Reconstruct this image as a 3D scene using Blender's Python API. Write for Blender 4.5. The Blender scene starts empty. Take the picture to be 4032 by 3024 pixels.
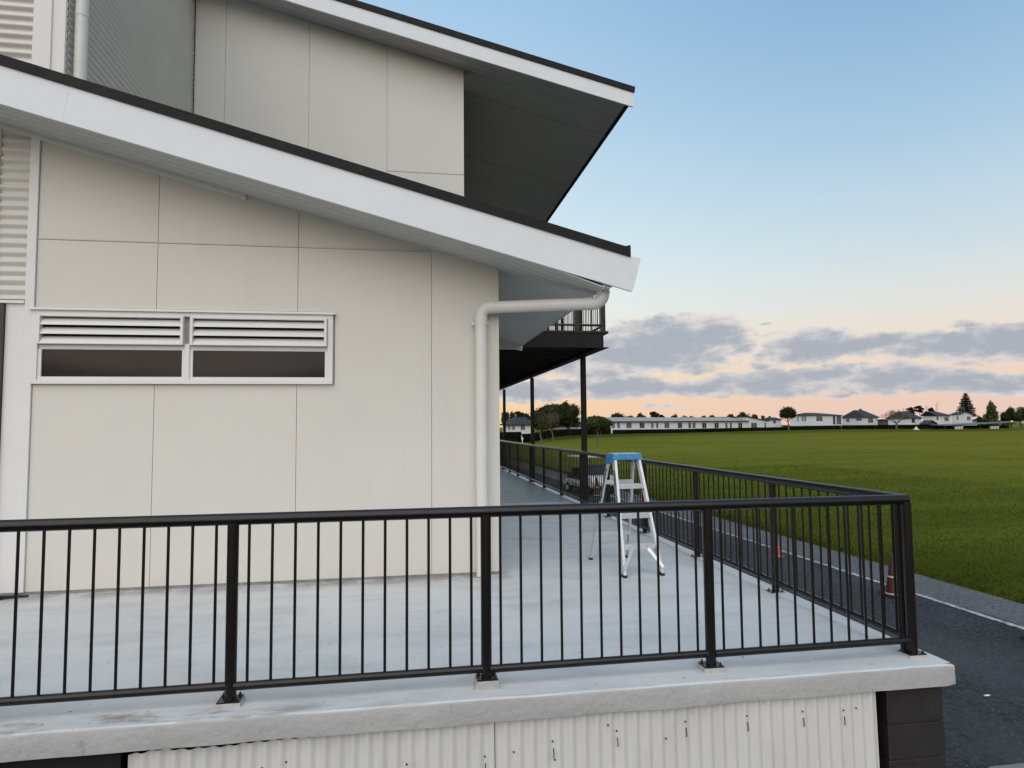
import bpy, bmesh, math, random
import numpy as np
from mathutils import Vector, Matrix, noise as mnoise

# ------------------------------------------------------------------ scene, camera, sky, sun
S = bpy.context.scene
COL = S.collection
CAM = Vector((0.0, 0.0, 1.482))
YAW, PITCH, ROLL = 0.161737, 0.064163, -0.008823
FPX, IW, IH = 2623.72, 4032.0, 3024.0
_f = Vector((math.sin(YAW)*math.cos(PITCH), math.cos(YAW)*math.cos(PITCH), math.sin(PITCH)))
_r = Vector((math.cos(YAW), -math.sin(YAW), 0)); _u = _r.cross(_f)
RGT = _r*math.cos(ROLL) + _u*math.sin(ROLL); UP = _u*math.cos(ROLL) - _r*math.sin(ROLL); FWD = _f
cd = bpy.data.cameras.new('camera'); cam = bpy.data.objects.new('camera', cd); COL.objects.link(cam)
cam.matrix_world = Matrix(((RGT.x, UP.x, -FWD.x, CAM.x), (RGT.y, UP.y, -FWD.y, CAM.y), (RGT.z, UP.z, -FWD.z, CAM.z), (0, 0, 0, 1)))
cd.sensor_width = 36.0; cd.lens = FPX/IW*36.0; cd.clip_start = 0.05; cd.clip_end = 5000
S.camera = cam
S.view_settings.view_transform = 'Standard'; S.view_settings.look = 'None'
S.view_settings.exposure = 0.62; S.view_settings.gamma = 1.0
S.view_settings.use_curve_mapping = False

def srgb(r, g, b):
    c = []
    for v in (r, g, b):
        v /= 255.0
        c.append(v/12.92 if v <= 0.04045 else ((v+0.055)/1.055)**2.4)
    return (c[0], c[1], c[2], 1.0)

SUN_AZ, SUN_EL = math.radians(-164), math.radians(44)     # azimuth from +Y towards +X
def build_world():
    w = bpy.data.worlds.new('World'); S.world = w; w.use_nodes = True
    w.cycles.sampling_method = 'MANUAL'; w.cycles.sample_map_resolution = 256
    nt = w.node_tree; nt.nodes.clear(); N = nt.nodes; L = nt.links
    def nd(t, **k):
        n = N.new(t)
        for a, b in k.items(): setattr(n, a, b)
        return n
    def mth(op, a, b=None, clamp=False):
        n = nd('ShaderNodeMath', operation=op); n.use_clamp = clamp
        for i, v in enumerate((a, b)):
            if v is None: continue
            if isinstance(v, (int, float)): n.inputs[i].default_value = v
            else: L.new(v, n.inputs[i])
        return n.outputs[0]
    def vm(op, a, b=None):
        n = nd('ShaderNodeVectorMath', operation=op)
        for i, v in enumerate((a, b)):
            if v is None: continue
            if isinstance(v, tuple): n.inputs[i].default_value = v
            else: L.new(v, n.inputs[i])
        return n
    tc = nd('ShaderNodeTexCoord'); sp = nd('ShaderNodeSeparateXYZ'); L.new(tc.outputs['Generated'], sp.inputs[0])
    el = mth('ARCSINE', sp.outputs[2]); az = mth('ARCTAN2', sp.outputs[0], sp.outputs[1])
    # elevation gradient towards the sunset and away from it
    t = mth('DIVIDE', mth('MAXIMUM', el, 0.0), 1.0, True)
    def ramp(stops):
        r = nd('ShaderNodeValToRGB'); L.new(t, r.inputs[0]); cr = r.color_ramp
        cr.interpolation = 'B_SPLINE'
        while len(cr.elements) < len(stops): cr.elements.new(0.5)
        for e, (p, c) in zip(cr.elements, stops): e.position = p; e.color = srgb(*c)
        return r.outputs[0]
    warm = ramp([(0.0, (255, 212, 160)), (0.05, (255, 220, 174)), (0.10, (253, 236, 212)), (0.17, (241, 251, 247)),
                 (0.27, (224, 245, 250)), (0.45, (190, 220, 245)), (0.65, (158, 200, 234)), (1.0, (136, 184, 222))])
    cool = ramp([(0.0, (236, 203, 190)), (0.05, (243, 212, 195)), (0.10, (243, 224, 205)), (0.15, (232, 231, 224)),
                 (0.22, (214, 229, 235)), (0.36, (174, 208, 233)), (0.55, (134, 176, 215)), (1.0, (122, 168, 211))])
    fac = nd('ShaderNodeMapRange'); fac.interpolation_type = 'SMOOTHSTEP'
    L.new(mth('COSINE', mth('ADD', az, 0.75)), fac.inputs[0])
    fac.inputs[1].default_value = 0.05; fac.inputs[2].default_value = 0.85
    mx = nd('ShaderNodeMix', data_type='RGBA'); L.new(fac.outputs[0], mx.inputs[0]); L.new(cool, mx.inputs[6]); L.new(warm, mx.inputs[7])
    sky = mx.outputs[2]
    # broken cumulus low over the horizon: lumps in azimuth / elevation (radians), edges torn by noise
    cb = nd('ShaderNodeCombineXYZ'); L.new(az, cb.inputs[0]); L.new(el, cb.inputs[1])
    wn = nd('ShaderNodeTexNoise'); wn.inputs['Scale'].default_value = 11.0; wn.inputs['Detail'].default_value = 7.0; wn.inputs['Roughness'].default_value = 0.62
    st = vm('MULTIPLY', cb.outputs[0], (1.0, 2.2, 1.0)); L.new(st.outputs[0], wn.inputs['Vector'])
    w2 = nd('ShaderNodeTexNoise'); w2.inputs['Scale'].default_value = 38.0; w2.inputs['Detail'].default_value = 5.0; w2.inputs['Roughness'].default_value = 0.6
    L.new(st.outputs[0], w2.inputs['Vector'])
    off = vm('MULTIPLY', vm('SUBTRACT', wn.outputs['Color'], (0.5, 0.5, 0.5)).outputs[0], (0.075, 0.034, 0.0))
    P = vm('ADD', cb.outputs[0], off.outputs[0]).outputs[0]
    def pdir(x, y):       # bearing of a point of the photograph's sky, used once to lay the clouds out round the compass
        v = RGT*((x-IW/2)/FPX) + UP*(-(y-IH/2)/FPX) + FWD
        v.normalize(); return math.atan2(v.x, v.y), math.asin(v.z)
    lumps = [(430, 325, 335, 130), (620, 305, 150, 80), (250, 380, 290, 95), (790, 345, 80, 34), (-250, 430, 300, 60), (60, 480, 180, 40),
             (180, 545, 300, 62), (560, 545, 340, 46), (930, 515, 300, 62), (1180, 480, 170, 52), (-300, 560, 330, 55),
             (1130, 335, 205, 72), (1070, 360, 130, 48), (1440, 325, 230, 52), (1640, 290, 150, 34), (1900, 330, 330, 58), (2140, 300, 220, 70), (2420, 320, 300, 60),
             (1520, 490, 235, 58), (1830, 515, 330, 44), (2170, 520, 260, 48), (2500, 520, 300, 50), (1330, 565, 150, 16),
             (900, 430, 70, 26), (1920, 420, 70, 16), (335, 645, 58, 13), (450, 652, 66, 14), (905, 222, 40, 9), (1975, 235, 100, 20), (700, 520, 200, 40)]
    dens = None
    for (zx, zy, rx, ry) in lumps:
        a, e = pdir(2300+zx*0.783, 1100+zy*0.783)
        q = vm('MULTIPLY', vm('SUBTRACT', P, (a, e, 0)).outputs[0], (FPX/(rx*0.783)*0.93, FPX/(ry*0.783)*0.97, 0.0))
        ln = nd('ShaderNodeVectorMath', operation='LENGTH'); L.new(q.outputs[0], ln.inputs[0])
        d = mth('MULTIPLY', mth('SUBTRACT', 1.24, ln.outputs['Value']), max(.42, min(1.0, ry/55.0)))
        dens = d if dens is None else mth('MAXIMUM', dens, d)
    # the same kind of cloud all round the compass outside the patch listed above
    n3 = nd('ShaderNodeTexNoise'); n3.inputs['Scale'].default_value = 4.2; n3.inputs['Detail'].default_value = 6.0
    L.new(vm('MULTIPLY', cb.outputs[0], (1.0, 4.5, 1.0)).outputs[0], n3.inputs['Vector'])
    band = nd('ShaderNodeMapRange'); band.interpolation_type = 'SMOOTHSTEP'
    L.new(mth('ABSOLUTE', mth('SUBTRACT', el, 0.085)), band.inputs[0]); band.inputs[1].default_value = 0.13; band.inputs[2].default_value = 0.03
    away = nd('ShaderNodeMapRange'); L.new(mth('ABSOLUTE', mth('SUBTRACT', az, 0.45)), away.inputs[0]); away.inputs[1].default_value = 0.6; away.inputs[2].default_value = 0.85
    g = mth('MULTIPLY', mth('MULTIPLY', mth('SUBTRACT', n3.outputs['Fac'], 0.44), 5.0), mth('MULTIPLY', band.outputs[0], away.outputs[0]))
    dens = mth('MAXIMUM', dens, mth('SUBTRACT', g, 0.45))
    dens = mth('ADD', dens, mth('MULTIPLY', mth('SUBTRACT', w2.outputs['Fac'], 0.5), 0.75))
    cov = nd('ShaderNodeMapRange'); cov.interpolation_type = 'SMOOTHSTEP'; L.new(dens, cov.inputs[0])
    cov.inputs[1].default_value = 0.03; cov.inputs[2].default_value = 0.36; cov.inputs[4].default_value = 0.96
    w3 = nd('ShaderNodeTexNoise'); w3.inputs['Scale'].default_value = 19.0; w3.inputs['Detail'].default_value = 4.0; w3.inputs['Roughness'].default_value = 0.55; L.new(st.outputs[0], w3.inputs['Vector'])
    core = nd('ShaderNodeMapRange'); core.interpolation_type = 'SMOOTHSTEP'; L.new(mth('ADD', mth('MULTIPLY', dens, 1.0), mth('MULTIPLY', mth('SUBTRACT', w3.outputs['Fac'], 0.5), 1.5)), core.inputs[0])
    core.inputs[1].default_value = -0.05; core.inputs[2].default_value = 0.9
    cc = nd('ShaderNodeMix', data_type='RGBA'); L.new(core.outputs[0], cc.inputs[0]); cc.inputs[6].default_value = srgb(228, 222, 219); cc.inputs[7].default_value = srgb(170, 178, 191)
    m2 = nd('ShaderNodeMix', data_type='RGBA'); L.new(cov.outputs[0], m2.inputs[0]); L.new(sky, m2.inputs[6]); L.new(cc.outputs[2], m2.inputs[7])
    # the physical sky lends the dome its glow towards the set sun
    ns = nd('ShaderNodeTexSky', sky_type='NISHITA'); ns.sun_disc = False
    ns.sun_elevation = math.radians(4.0); ns.sun_rotation = SUN_AZ; ns.air_density = 1.0; ns.dust_density = 1.0
    nb = vm('SCALE', ns.outputs[0]); nb.inputs['Scale'].default_value = 0.05
    cl = vm('MINIMUM', nb.outputs[0], (0.6, 0.6, 0.6))
    m3 = nd('ShaderNodeMix', data_type='RGBA'); m3.inputs[0].default_value = 0.06; L.new(m2.outputs[2], m3.inputs[6]); L.new(cl.outputs[0], m3.inputs[7])
    bg = nd('ShaderNodeBackground'); L.new(m3.outputs[2], bg.inputs[0]); bg.inputs[1].default_value = SKY_STRENGTH
    out = nd('ShaderNodeOutputWorld'); L.new(bg.outputs[0], out.inputs[0])
SKY_STRENGTH = 0.66
build_world()
sl = bpy.data.lights.new('sun', 'SUN'); sl.energy = 1.4; sl.angle = math.radians(80); sl.color = (1.0, 0.89, 0.77)
so = bpy.data.objects.new('sun', sl); COL.objects.link(so)
sd = Vector((math.sin(SUN_AZ)*math.cos(SUN_EL), math.cos(SUN_AZ)*math.cos(SUN_EL), math.sin(SUN_EL)))
so.rotation_euler = sd.to_track_quat('Z', 'Y').to_euler(); so.location = (-20, -20, 30)
S.cycles.max_bounces = 4; S.cycles.diffuse_bounces = 3; S.cycles.glossy_bounces = 2; S.cycles.use_denoising = True
S.cycles.use_adaptive_sampling = True; S.cycles.adaptive_threshold = 0.02; S.cycles.adaptive_min_samples = 12

# ------------------------------------------------------------------ helpers
def ray(x, y): return RGT*((x-IW/2)/FPX) + UP*(-(y-IH/2)/FPX) + FWD
def at(x, y, Y):                       # surveyed bearing + depth Y -> point of the place
    r = ray(x, y); return CAM + r*(Y/r.y)
def colx(x, Y): return at(x, 1684, Y).x
def zrow(x, y, Y): return at(x, y, Y).z
def tag(o, label=None, cat=None, group=None, kind=None):
    if label: o['label'] = label
    if cat: o['category'] = cat
    if group: o['group'] = group
    if kind: o['kind'] = kind
    return o
def thing(name, loc, label, cat, rz=0.0, group=None):
    o = bpy.data.objects.new(name, None); COL.objects.link(o); o.location = loc; o.rotation_euler = (0, 0, rz)
    o.empty_display_size = 0.2
    return tag(o, label, cat, group)
def link(name, me, parent=None, loc=(0, 0, 0), rot=None):
    o = bpy.data.objects.new(name, me); COL.objects.link(o); o.parent = parent; o.location = loc
    if rot: o.rotation_euler = rot
    return o
class MB:
    def __init__(s, org=(0, 0, 0)): s.v = []; s.f = []; s.o = Vector(org)
    def add(s, vs, fs):
        b = len(s.v); s.v += [tuple(Vector(p)-s.o) for p in vs]; s.f += [tuple(i+b for i in q) for q in fs]; return s
    def box(s, x0, x1, y0, y1, z0, z1):
        return s.add([(x0,y0,z0),(x1,y0,z0),(x1,y1,z0),(x0,y1,z0),(x0,y0,z1),(x1,y0,z1),(x1,y1,z1),(x0,y1,z1)],
                     [(0,3,2,1),(4,5,6,7),(0,1,5,4),(1,2,6,5),(2,3,7,6),(3,0,4,7)])
    def hexa(s, b, t): return s.add(list(b)+list(t), [(0,3,2,1),(4,5,6,7),(0,1,5,4),(1,2,6,5),(2,3,7,6),(3,0,4,7)])
    def prism(s, poly, d):             # planar polygon (3D points) pushed by vector d
        n = len(poly); d = Vector(d); P = [Vector(p) for p in poly]
        return s.add(P+[p+d for p in P], [tuple(range(n-1, -1, -1)), tuple(range(n, 2*n))]+[(i, (i+1) % n, n+(i+1) % n, n+i) for i in range(n)])
    def tube(s, path, r, n=12, cap=True):
        P = [Vector(p) for p in path]; R = r if isinstance(r, (list, tuple)) else [r]*len(P)
        vs = []; up = None
        for i, p in enumerate(P):
            t = (P[min(i+1, len(P)-1)]-P[max(i-1, 0)]).normalized()
            if up is None: up = Vector((0, 0, 1)) if abs(t.z) < .9 else Vector((1, 0, 0))
            a = t.cross(up); a.normalize(); b = a.cross(t); up = b
            for k in range(n):
                q = 2*math.pi*k/n; vs.append(p+(a*math.cos(q)+b*math.sin(q))*R[i])
        fs = [(i*n+k, i*n+(k+1) % n, (i+1)*n+(k+1) % n, (i+1)*n+k) for i in range(len(P)-1) for k in range(n)]
        if cap: fs += [tuple(range(n-1, -1, -1)), tuple(range((len(P)-1)*n, len(P)*n))]
        return s.add(vs, fs)
    def lathe(s, prof, c=(0, 0, 0), n=24):  # (r, z) profile round a vertical axis
        vs = [(c[0]+r*math.cos(2*math.pi*k/n), c[1]+r*math.sin(2*math.pi*k/n), c[2]+z) for r, z in prof for k in range(n)]
        fs = [(i*n+k, i*n+(k+1) % n, (i+1)*n+(k+1) % n, (i+1)*n+k) for i in range(len(prof)-1) for k in range(n)]
        fs += [tuple(range(n-1, -1, -1)), tuple(range((len(prof)-1)*n, len(prof)*n))]
        return s.add(vs, fs)
    def mesh(s, name, m=None, smooth=False, bevel=0.0):
        me = bpy.data.meshes.new(name); me.from_pydata(s.v, [], s.f)
        bm = bmesh.new(); bm.from_mesh(me)
        bmesh.ops.recalc_face_normals(bm, faces=bm.faces)
        if bevel:
            e = [e for e in bm.edges if len(e.link_faces) == 2 and e.calc_face_angle(0) > 0.6]
            bmesh.ops.bevel(bm, geom=e, offset=bevel, segments=2, affect='EDGES', profile=.6)
        if smooth:
            for f in bm.faces: f.smooth = True
            for e in bm.edges:
                if len(e.link_faces) == 2 and e.calc_face_angle(0) > 0.7: e.smooth = False
        bm.to_mesh(me); bm.free()
        if m: me.materials.append(m)
        return me
    def build(s, name, m, parent=None, smooth=False, bevel=0.0): return link(name, s.mesh(name, m, smooth, bevel), parent)
def np_mesh(name, V, F, m):
    me = bpy.data.meshes.new(name); V = np.asarray(V, np.float32); F = np.asarray(F, np.int32); k = F.shape[1]
    me.vertices.add(len(V)); me.vertices.foreach_set('co', V.ravel())
    me.loops.add(F.size); me.loops.foreach_set('vertex_index', F.ravel())
    me.polygons.add(len(F)); me.polygons.foreach_set('loop_start', np.arange(0, F.size, k, dtype=np.int32))
    me.polygons.foreach_set('loop_total', np.full(len(F), k, np.int32)); me.update(calc_edges=True)
    me.materials.append(m); return me

# ------------------------------------------------------------------ materials
def mat(name, col, rough=0.6, var=0.08, vs=3.0, bump=0.0, bs=60.0, metal=0.0, spec=0.5, col2=None, stretch=(1, 1, 1), fine=0.0, fs=300.0, coord='Object'):
    m = bpy.data.materials.new(name); m.use_nodes = True; nt = m.node_tree; N = nt.nodes; L = nt.links
    b = N['Principled BSDF']; b.inputs['Roughness'].default_value = rough; b.inputs['Metallic'].default_value = metal
    b.inputs['Specular IOR Level'].default_value = spec
    tc = N.new('ShaderNodeTexCoord'); mp = N.new('ShaderNodeMapping'); mp.inputs['Scale'].default_value = stretch
    L.new(tc.outputs[coord], mp.inputs[0])
    c = tuple(col[:3])+(1,)
    c2 = tuple(col2[:3])+(1,) if col2 else tuple(v*(1-var*2) for v in col[:3])+(1,)
    n = N.new('ShaderNodeTexNoise'); n.inputs['Scale'].default_value = vs; n.inputs['Detail'].default_value = 5; n.inputs['Roughness'].default_value = .6; L.new(mp.outputs[0], n.inputs[0])
    r = N.new('ShaderNodeMapRange'); r.inputs[1].default_value = .34; r.inputs[2].default_value = .68; L.new(n.outputs['Fac'], r.inputs[0])
    x = N.new('ShaderNodeMix'); x.data_type = 'RGBA'; x.inputs[6].default_value = c; x.inputs[7].default_value = c2; L.new(r.outputs[0], x.inputs[0])
    colout = x.outputs[2]
    if fine:
        n3 = N.new('ShaderNodeTexNoise'); n3.inputs['Scale'].default_value = fs; n3.inputs['Detail'].default_value = 2; L.new(tc.outputs[coord], n3.inputs[0])
        mr = N.new('ShaderNodeMapRange'); mr.inputs[1].default_value = .3; mr.inputs[2].default_value = .7; mr.inputs[3].default_value = 1-fine; mr.inputs[4].default_value = 1+fine; L.new(n3.outputs['Fac'], mr.inputs[0])
        vmn = N.new('ShaderNodeVectorMath'); vmn.operation = 'SCALE'; L.new(colout, vmn.inputs[0]); L.new(mr.outputs[0], vmn.inputs['Scale']); colout = vmn.outputs[0]
    L.new(colout, b.inputs['Base Color'])
    if bump:
        n2 = N.new('ShaderNodeTexNoise'); n2.inputs['Scale'].default_value = bs; n2.inputs['Detail'].default_value = 4; L.new(tc.outputs[coord], n2.inputs[0])
        bp = N.new('ShaderNodeBump'); bp.inputs['Strength'].default_value = bump; bp.inputs['Distance'].default_value = 0.01; L.new(n2.outputs['Fac'], bp.inputs['Height']); L.new(bp.outputs[0], b.inputs['Normal'])
    m['b'] = 1
    return m
def stain(m, col, scale, lo, hi, stretch=(1, 1, 1), amt=1.0, detail=6):
    """lay a stain / dirt layer with its own shape over a material's colour"""
    nt = m.node_tree; N = nt.nodes; L = nt.links; b = N['Principled BSDF']
    src = b.inputs['Base Color'].links[0].from_socket
    tc = N.new('ShaderNodeTexCoord'); mp = N.new('ShaderNodeMapping'); mp.inputs['Scale'].default_value = stretch; mp.inputs['Location'].default_value = (scale*.37, scale*.11, scale*.73)
    L.new(tc.outputs['Object'], mp.inputs[0])
    n = N.new('ShaderNodeTexNoise'); n.inputs['Scale'].default_value = scale; n.inputs['Detail'].default_value = detail; n.inputs['Roughness'].default_value = .65; L.new(mp.outputs[0], n.inputs[0])
    r = N.new('ShaderNodeMapRange'); r.inputs[1].default_value = lo; r.inputs[2].default_value = hi; r.inputs[4].default_value = amt; L.new(n.outputs['Fac'], r.inputs[0])
    x = N.new('ShaderNodeMix'); x.data_type = 'RGBA'; L.new(r.outputs[0], x.inputs[0]); L.new(src, x.inputs[6]); x.inputs[7].default_value = tuple(col)+(1,)
    L.new(x.outputs[2], b.inputs['Base Color']); return m

M = {}
M['wall'] = stain(mat('wall_paint', (.685, .652, .592), .55, .02, 1.2, .10, 220, fine=.03, fs=420), (.60, .575, .53), 1.6, .52, .8, (1, 1, .35), .5)
M['wall_up'] = mat('upper_wall_paint', (.665, .645, .60), .55, .02, .8, .08, 160)
M['trim'] = mat('white_trim_paint', (.76, .745, .72), .42, .02, 2, .05, 150)
M['fascia'] = stain(mat('fascia_paint', (.76, .78, .81), .45, .02, 1.5, .05, 120, fine=.02), (.70, .70, .71), 2.2, .5, .8, (1, 1, 2), .5)
M['soffit'] = mat('soffit_paint', (.56, .555, .53), .6, .03, 2, .05, 90)
M['soffit_up'] = mat('upper_soffit_paint', (.53, .505, .51), .6, .03, 2, .05, 90)
M['roofing'] = stain(mat('dark_roof_metal', (.018, .017, .017), .65, .15, 4, .05, 60, spec=.2), (.035, .033, .032), 5, .55, .75, (1, 1, 1), .6)
M['corr'] = mat('corrugated_paint', (.68, .655, .60), .45, .03, 2, .04, 90)
M['corr_up'] = mat('upper_corrugated_paint', (.80, .79, .76), .45, .03, 2, .04, 90)
M['pipe'] = stain(mat('downpipe_paint', (.72, .70, .665), .42, .03, 3, .05, 90), (.58, .55, .50), 7, .58, .75, (1, 1, .4), .5)
M['glass'] = mat('dark_tinted_glass', (.016, .0135, .013), .07, .25, 1.1, spec=.22)
M['door'] = mat('brown_door_paint', (.045, .028, .024), .45, .1, 4)
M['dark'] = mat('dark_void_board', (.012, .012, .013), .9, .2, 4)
M['deck'] = stain(stain(stain(mat('deck_paint', (.65, .645, .625), .72, .06, .55, .12, 45, spec=.25, stretch=(1, 1.7, 1), fine=.035, fs=90), (.44, .445, .44), 1.7, .48, .74, (.8, 1.8, 1), .75), (.66, .66, .65), 2.6, .56, .74, (.7, 1.6, 1), .6), (.13, .12, .11), 17, .70, .73, (1, 1.6, 1), .8, 2)
def deck_grime(m):
    nt = m.node_tree; N = nt.nodes; L = nt.links; b = N['Principled BSDF']; src = b.inputs['Base Color'].links[0].from_socket
    tc = N.new('ShaderNodeTexCoord'); sp = N.new('ShaderNodeSeparateXYZ'); L.new(tc.outputs['Object'], sp.inputs[0])
    def mr(sock, a, c, t=1.0):
        r = N.new('ShaderNodeMapRange'); r.interpolation_type = 'SMOOTHSTEP'; r.inputs[1].default_value = a; r.inputs[2].default_value = c; r.inputs[4].default_value = t; L.new(sock, r.inputs[0]); return r.outputs[0]
    def mul(a, c):
        n = N.new('ShaderNodeMath'); n.operation = 'MULTIPLY'; L.new(a, n.inputs[0]); L.new(c, n.inputs[1]); return n.outputs[0]
    def noi(sc, st):
        mp = N.new('ShaderNodeMapping'); mp.inputs['Scale'].default_value = st; L.new(tc.outputs['Object'], mp.inputs[0])
        n = N.new('ShaderNodeTexNoise'); n.inputs['Scale'].default_value = sc; n.inputs['Detail'].default_value = 6; n.inputs['Roughness'].default_value = .7; L.new(mp.outputs[0], n.inputs[0]); return n.outputs['Fac']
    foot = mul(mul(mr(sp.outputs[1], 6.38, 6.74), mr(sp.outputs[1], 6.95, 6.80)), mul(mr(sp.outputs[0], 1.12, 1.0), mr(noi(3.2, (1, 1, 1)), .30, .62)))
    lip = mul(mul(mr(sp.outputs[1], 4.0, 3.82), mr(sp.outputs[0], .6, -1.2)), mr(noi(4.5, (.5, 1.6, 1)), .46, .66))
    out = src
    for msk, col in ((foot, (.25, .235, .21, 1)), (lip, (.24, .21, .17, 1))):
        x = N.new('ShaderNodeMix'); x.data_type = 'RGBA'; L.new(mul(msk, mr(sp.outputs[2], -1, -.9, .85)), x.inputs[0]); L.new(out, x.inputs[6]); x.inputs[7].default_value = col; out = x.outputs[2]
    L.new(out, b.inputs['Base Color'])
deck_grime(M['deck'])
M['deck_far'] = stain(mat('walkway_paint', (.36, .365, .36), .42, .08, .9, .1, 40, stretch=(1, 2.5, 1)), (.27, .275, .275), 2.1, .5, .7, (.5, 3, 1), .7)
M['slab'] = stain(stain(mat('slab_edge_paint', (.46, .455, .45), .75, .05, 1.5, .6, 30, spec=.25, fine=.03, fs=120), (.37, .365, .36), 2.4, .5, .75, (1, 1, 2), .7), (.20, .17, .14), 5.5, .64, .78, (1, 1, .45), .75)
M['kerb'] = stain(mat('kerb_white_paint', (.66, .66, .655), .5, .05, 3, .2, 40), (.45, .43, .40), 5, .58, .75, (1, 1, 1), .7)
M['rail'] = stain(mat('rail_enamel', (.0095, .0072, .0068), .30, .15, 6, .02, 60, spec=.42), (.012, .010, .0095), 9, .55, .75, (1, 1, 1), .6)
M['grout'] = mat('painted_grout', (.44, .43, .41), .7, .12, 18, .5, 60)
M['bolt'] = mat('bolt_steel', (.02, .019, .02), .4, .2, 20)
M['skirt'] = stain(stain(mat('skirting_paint', (.68, .675, .645), .5, .04, 2, .06, 60, fine=.03, fs=150), (.50, .49, .46), 3.0, .52, .75, (1, 1, .3), .6), (.34, .30, .24), 8, .68, .80, (1, 1, .6), .6)
M['block'] = stain(mat('block_black_paint', (.022, .019, .019), .62, .1, 8, .5, 120), (.035, .032, .031), 12, .5, .7, (1, 1, 1), .7)
M['mortar'] = mat('black_mortar', (.035, .032, .031), .7, .1, 20, .3, 120)
M['balc'] = mat('balcony_steel_paint', (.014, .012, .0125), .55, .12, 3, .03, 60, spec=.2)
M['timber'] = stain(mat('dark_timber', (.035, .027, .022), .75, .2, 6, .2, 50, stretch=(.3, 3, 3)), (.018, .014, .012), 9, .5, .7, (.3, 3, 3), .7)
M['alu'] = stain(stain(mat('aluminium', (.70, .71, .73), .40, .06, 9, .05, 90, metal=.55), (.80, .80, .80), 24, .56, .66, (1, 1, 1), .8), (.36, .35, .33), 30, .66, .74, (1, 1, 1), .6)
M['blue'] = stain(stain(mat('blue_plastic', (.035, .23, .47), .45, .08, 14, .05, 80), (.62, .68, .72), 38, .60, .68, (1, 1, 1), .8), (.012, .10, .20), 30, .62, .72, (1, 1, 1), .6)
M['teal'] = mat('teal_plastic', (.02, .13, .17), .5, .1, 12)
M['rubber'] = mat('black_rubber', (.012, .012, .012), .7, .1, 12)
M['sticker'] = stain(mat('label_black', (.02, .02, .02), .4, .1, 20), (.55, .53, .36), 60, .56, .60, (1, 1, .6), .9, 1)
M['sticker2'] = stain(mat('label_green', (.03, .06, .05), .4, .1, 20), (.50, .52, .45), 70, .54, .58, (1, 1, .6), .9, 1)
M['cone'] = stain(mat('cone_orange', (.075, .018, .012), .55, .1, 8), (.045, .013, .010), 7, .5, .7, (1, 1, 1), .7)
M['cone2'] = stain(mat('cone_bright_orange', (.55, .10, .05), .5, .1, 8), (.38, .06, .03), 7, .5, .7, (1, 1, 1), .7)
M['refl'] = mat('cone_band', (.62, .60, .56), .5, .1, 12)
M['cart'] = mat('cart_cream', (.68, .67, .60), .3, .03, 4, spec=.5)
M['cart_dark'] = mat('cart_black_plastic', (.015, .015, .016), .5, .15, 10)
M['lamp'] = mat('headlamp_lens', (.75, .75, .75), .15, .03, 10)
M['clear'] = None
M['bark'] = stain(mat('bark', (.16, .125, .095), .85, .2, 6, .5, 30), (.08, .06, .045), 12, .5, .7, (1, 1, .3), .8)
M['twig'] = mat('bare_twigs', (.20, .135, .10), .85, .2, 3)
def leafmat(name, a, b, vs=1.2, tr=.25):
    m = mat(name, a, .75, .2, vs, spec=.08, col2=b, coord='Object')
    return m
M['leaf_dark'] = leafmat('leaves_dark_evergreen', (.034, .040, .013), (.013, .018, .006), 1.1)
M['leaf_mid'] = leafmat('leaves_mid_green', (.055, .080, .022), (.022, .034, .011), 1.3)
M['leaf_olive'] = leafmat('leaves_olive', (.085, .078, .034), (.034, .036, .016), 1.0)
M['leaf_grey'] = leafmat('leaves_grey_brown', (.15, .125, .085), (.070, .060, .038), 1.0)
M['leaf_light'] = leafmat('leaves_fresh_green', (.085, .110, .038), (.030, .045, .016), 1.0)
M['hedge'] = leafmat('hedge_leaves', (.016, .026, .010), (.006, .011, .005), 2.0)
M['needle'] = leafmat('needles', (.028, .036, .020), (.011, .016, .010), 1.0)
M['far'] = leafmat('far_tree_leaves', (.040, .048, .024), (.016, .022, .012), .5)
M['hwhite'] = mat('house_white_weatherboard', (.74, .73, .73), .6, .03, .6)
M['hroof'] = mat('house_dark_roof', (.028, .027, .032), .7, .15, 1.0, .1, 5)
M['lroof'] = mat('long_roof_metal', (.34, .30, .275), .6, .05, .5)
M['hglass'] = mat('house_window_glass', (.10, .115, .13), .12, .2, 2)
M['hglass2'] = mat('house_dark_glass', (.035, .035, .04), .12, .2, 2)
M['hframe'] = mat('house_window_frame', (.55, .55, .56), .5, .03, 2)
M['brick'] = mat('brown_cladding', (.12, .085, .065), .8, .15, 3)
M['shade'] = mat('shelter_roof', (.075, .085, .095), .5, .1, 1)
M['yellow'] = mat('lime_plastic', (.55, .70, .06), .5, .05, 4)
M['red'] = mat('red_paint', (.60, .10, .08), .5, .05, 5)
M['white'] = mat('plain_white_paint', (.80, .80, .79), .5, .03, 5)
M['line'] = stain(mat('line_paint', (.50, .50, .48), .7, .1, 4, .3, 120), (.10, .10, .105), 13, .46, .60, (1, 1, 1), .95)
M['chip'] = mat('paper_scrap', (.8, .8, .78), .7, .02, 9)

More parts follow.
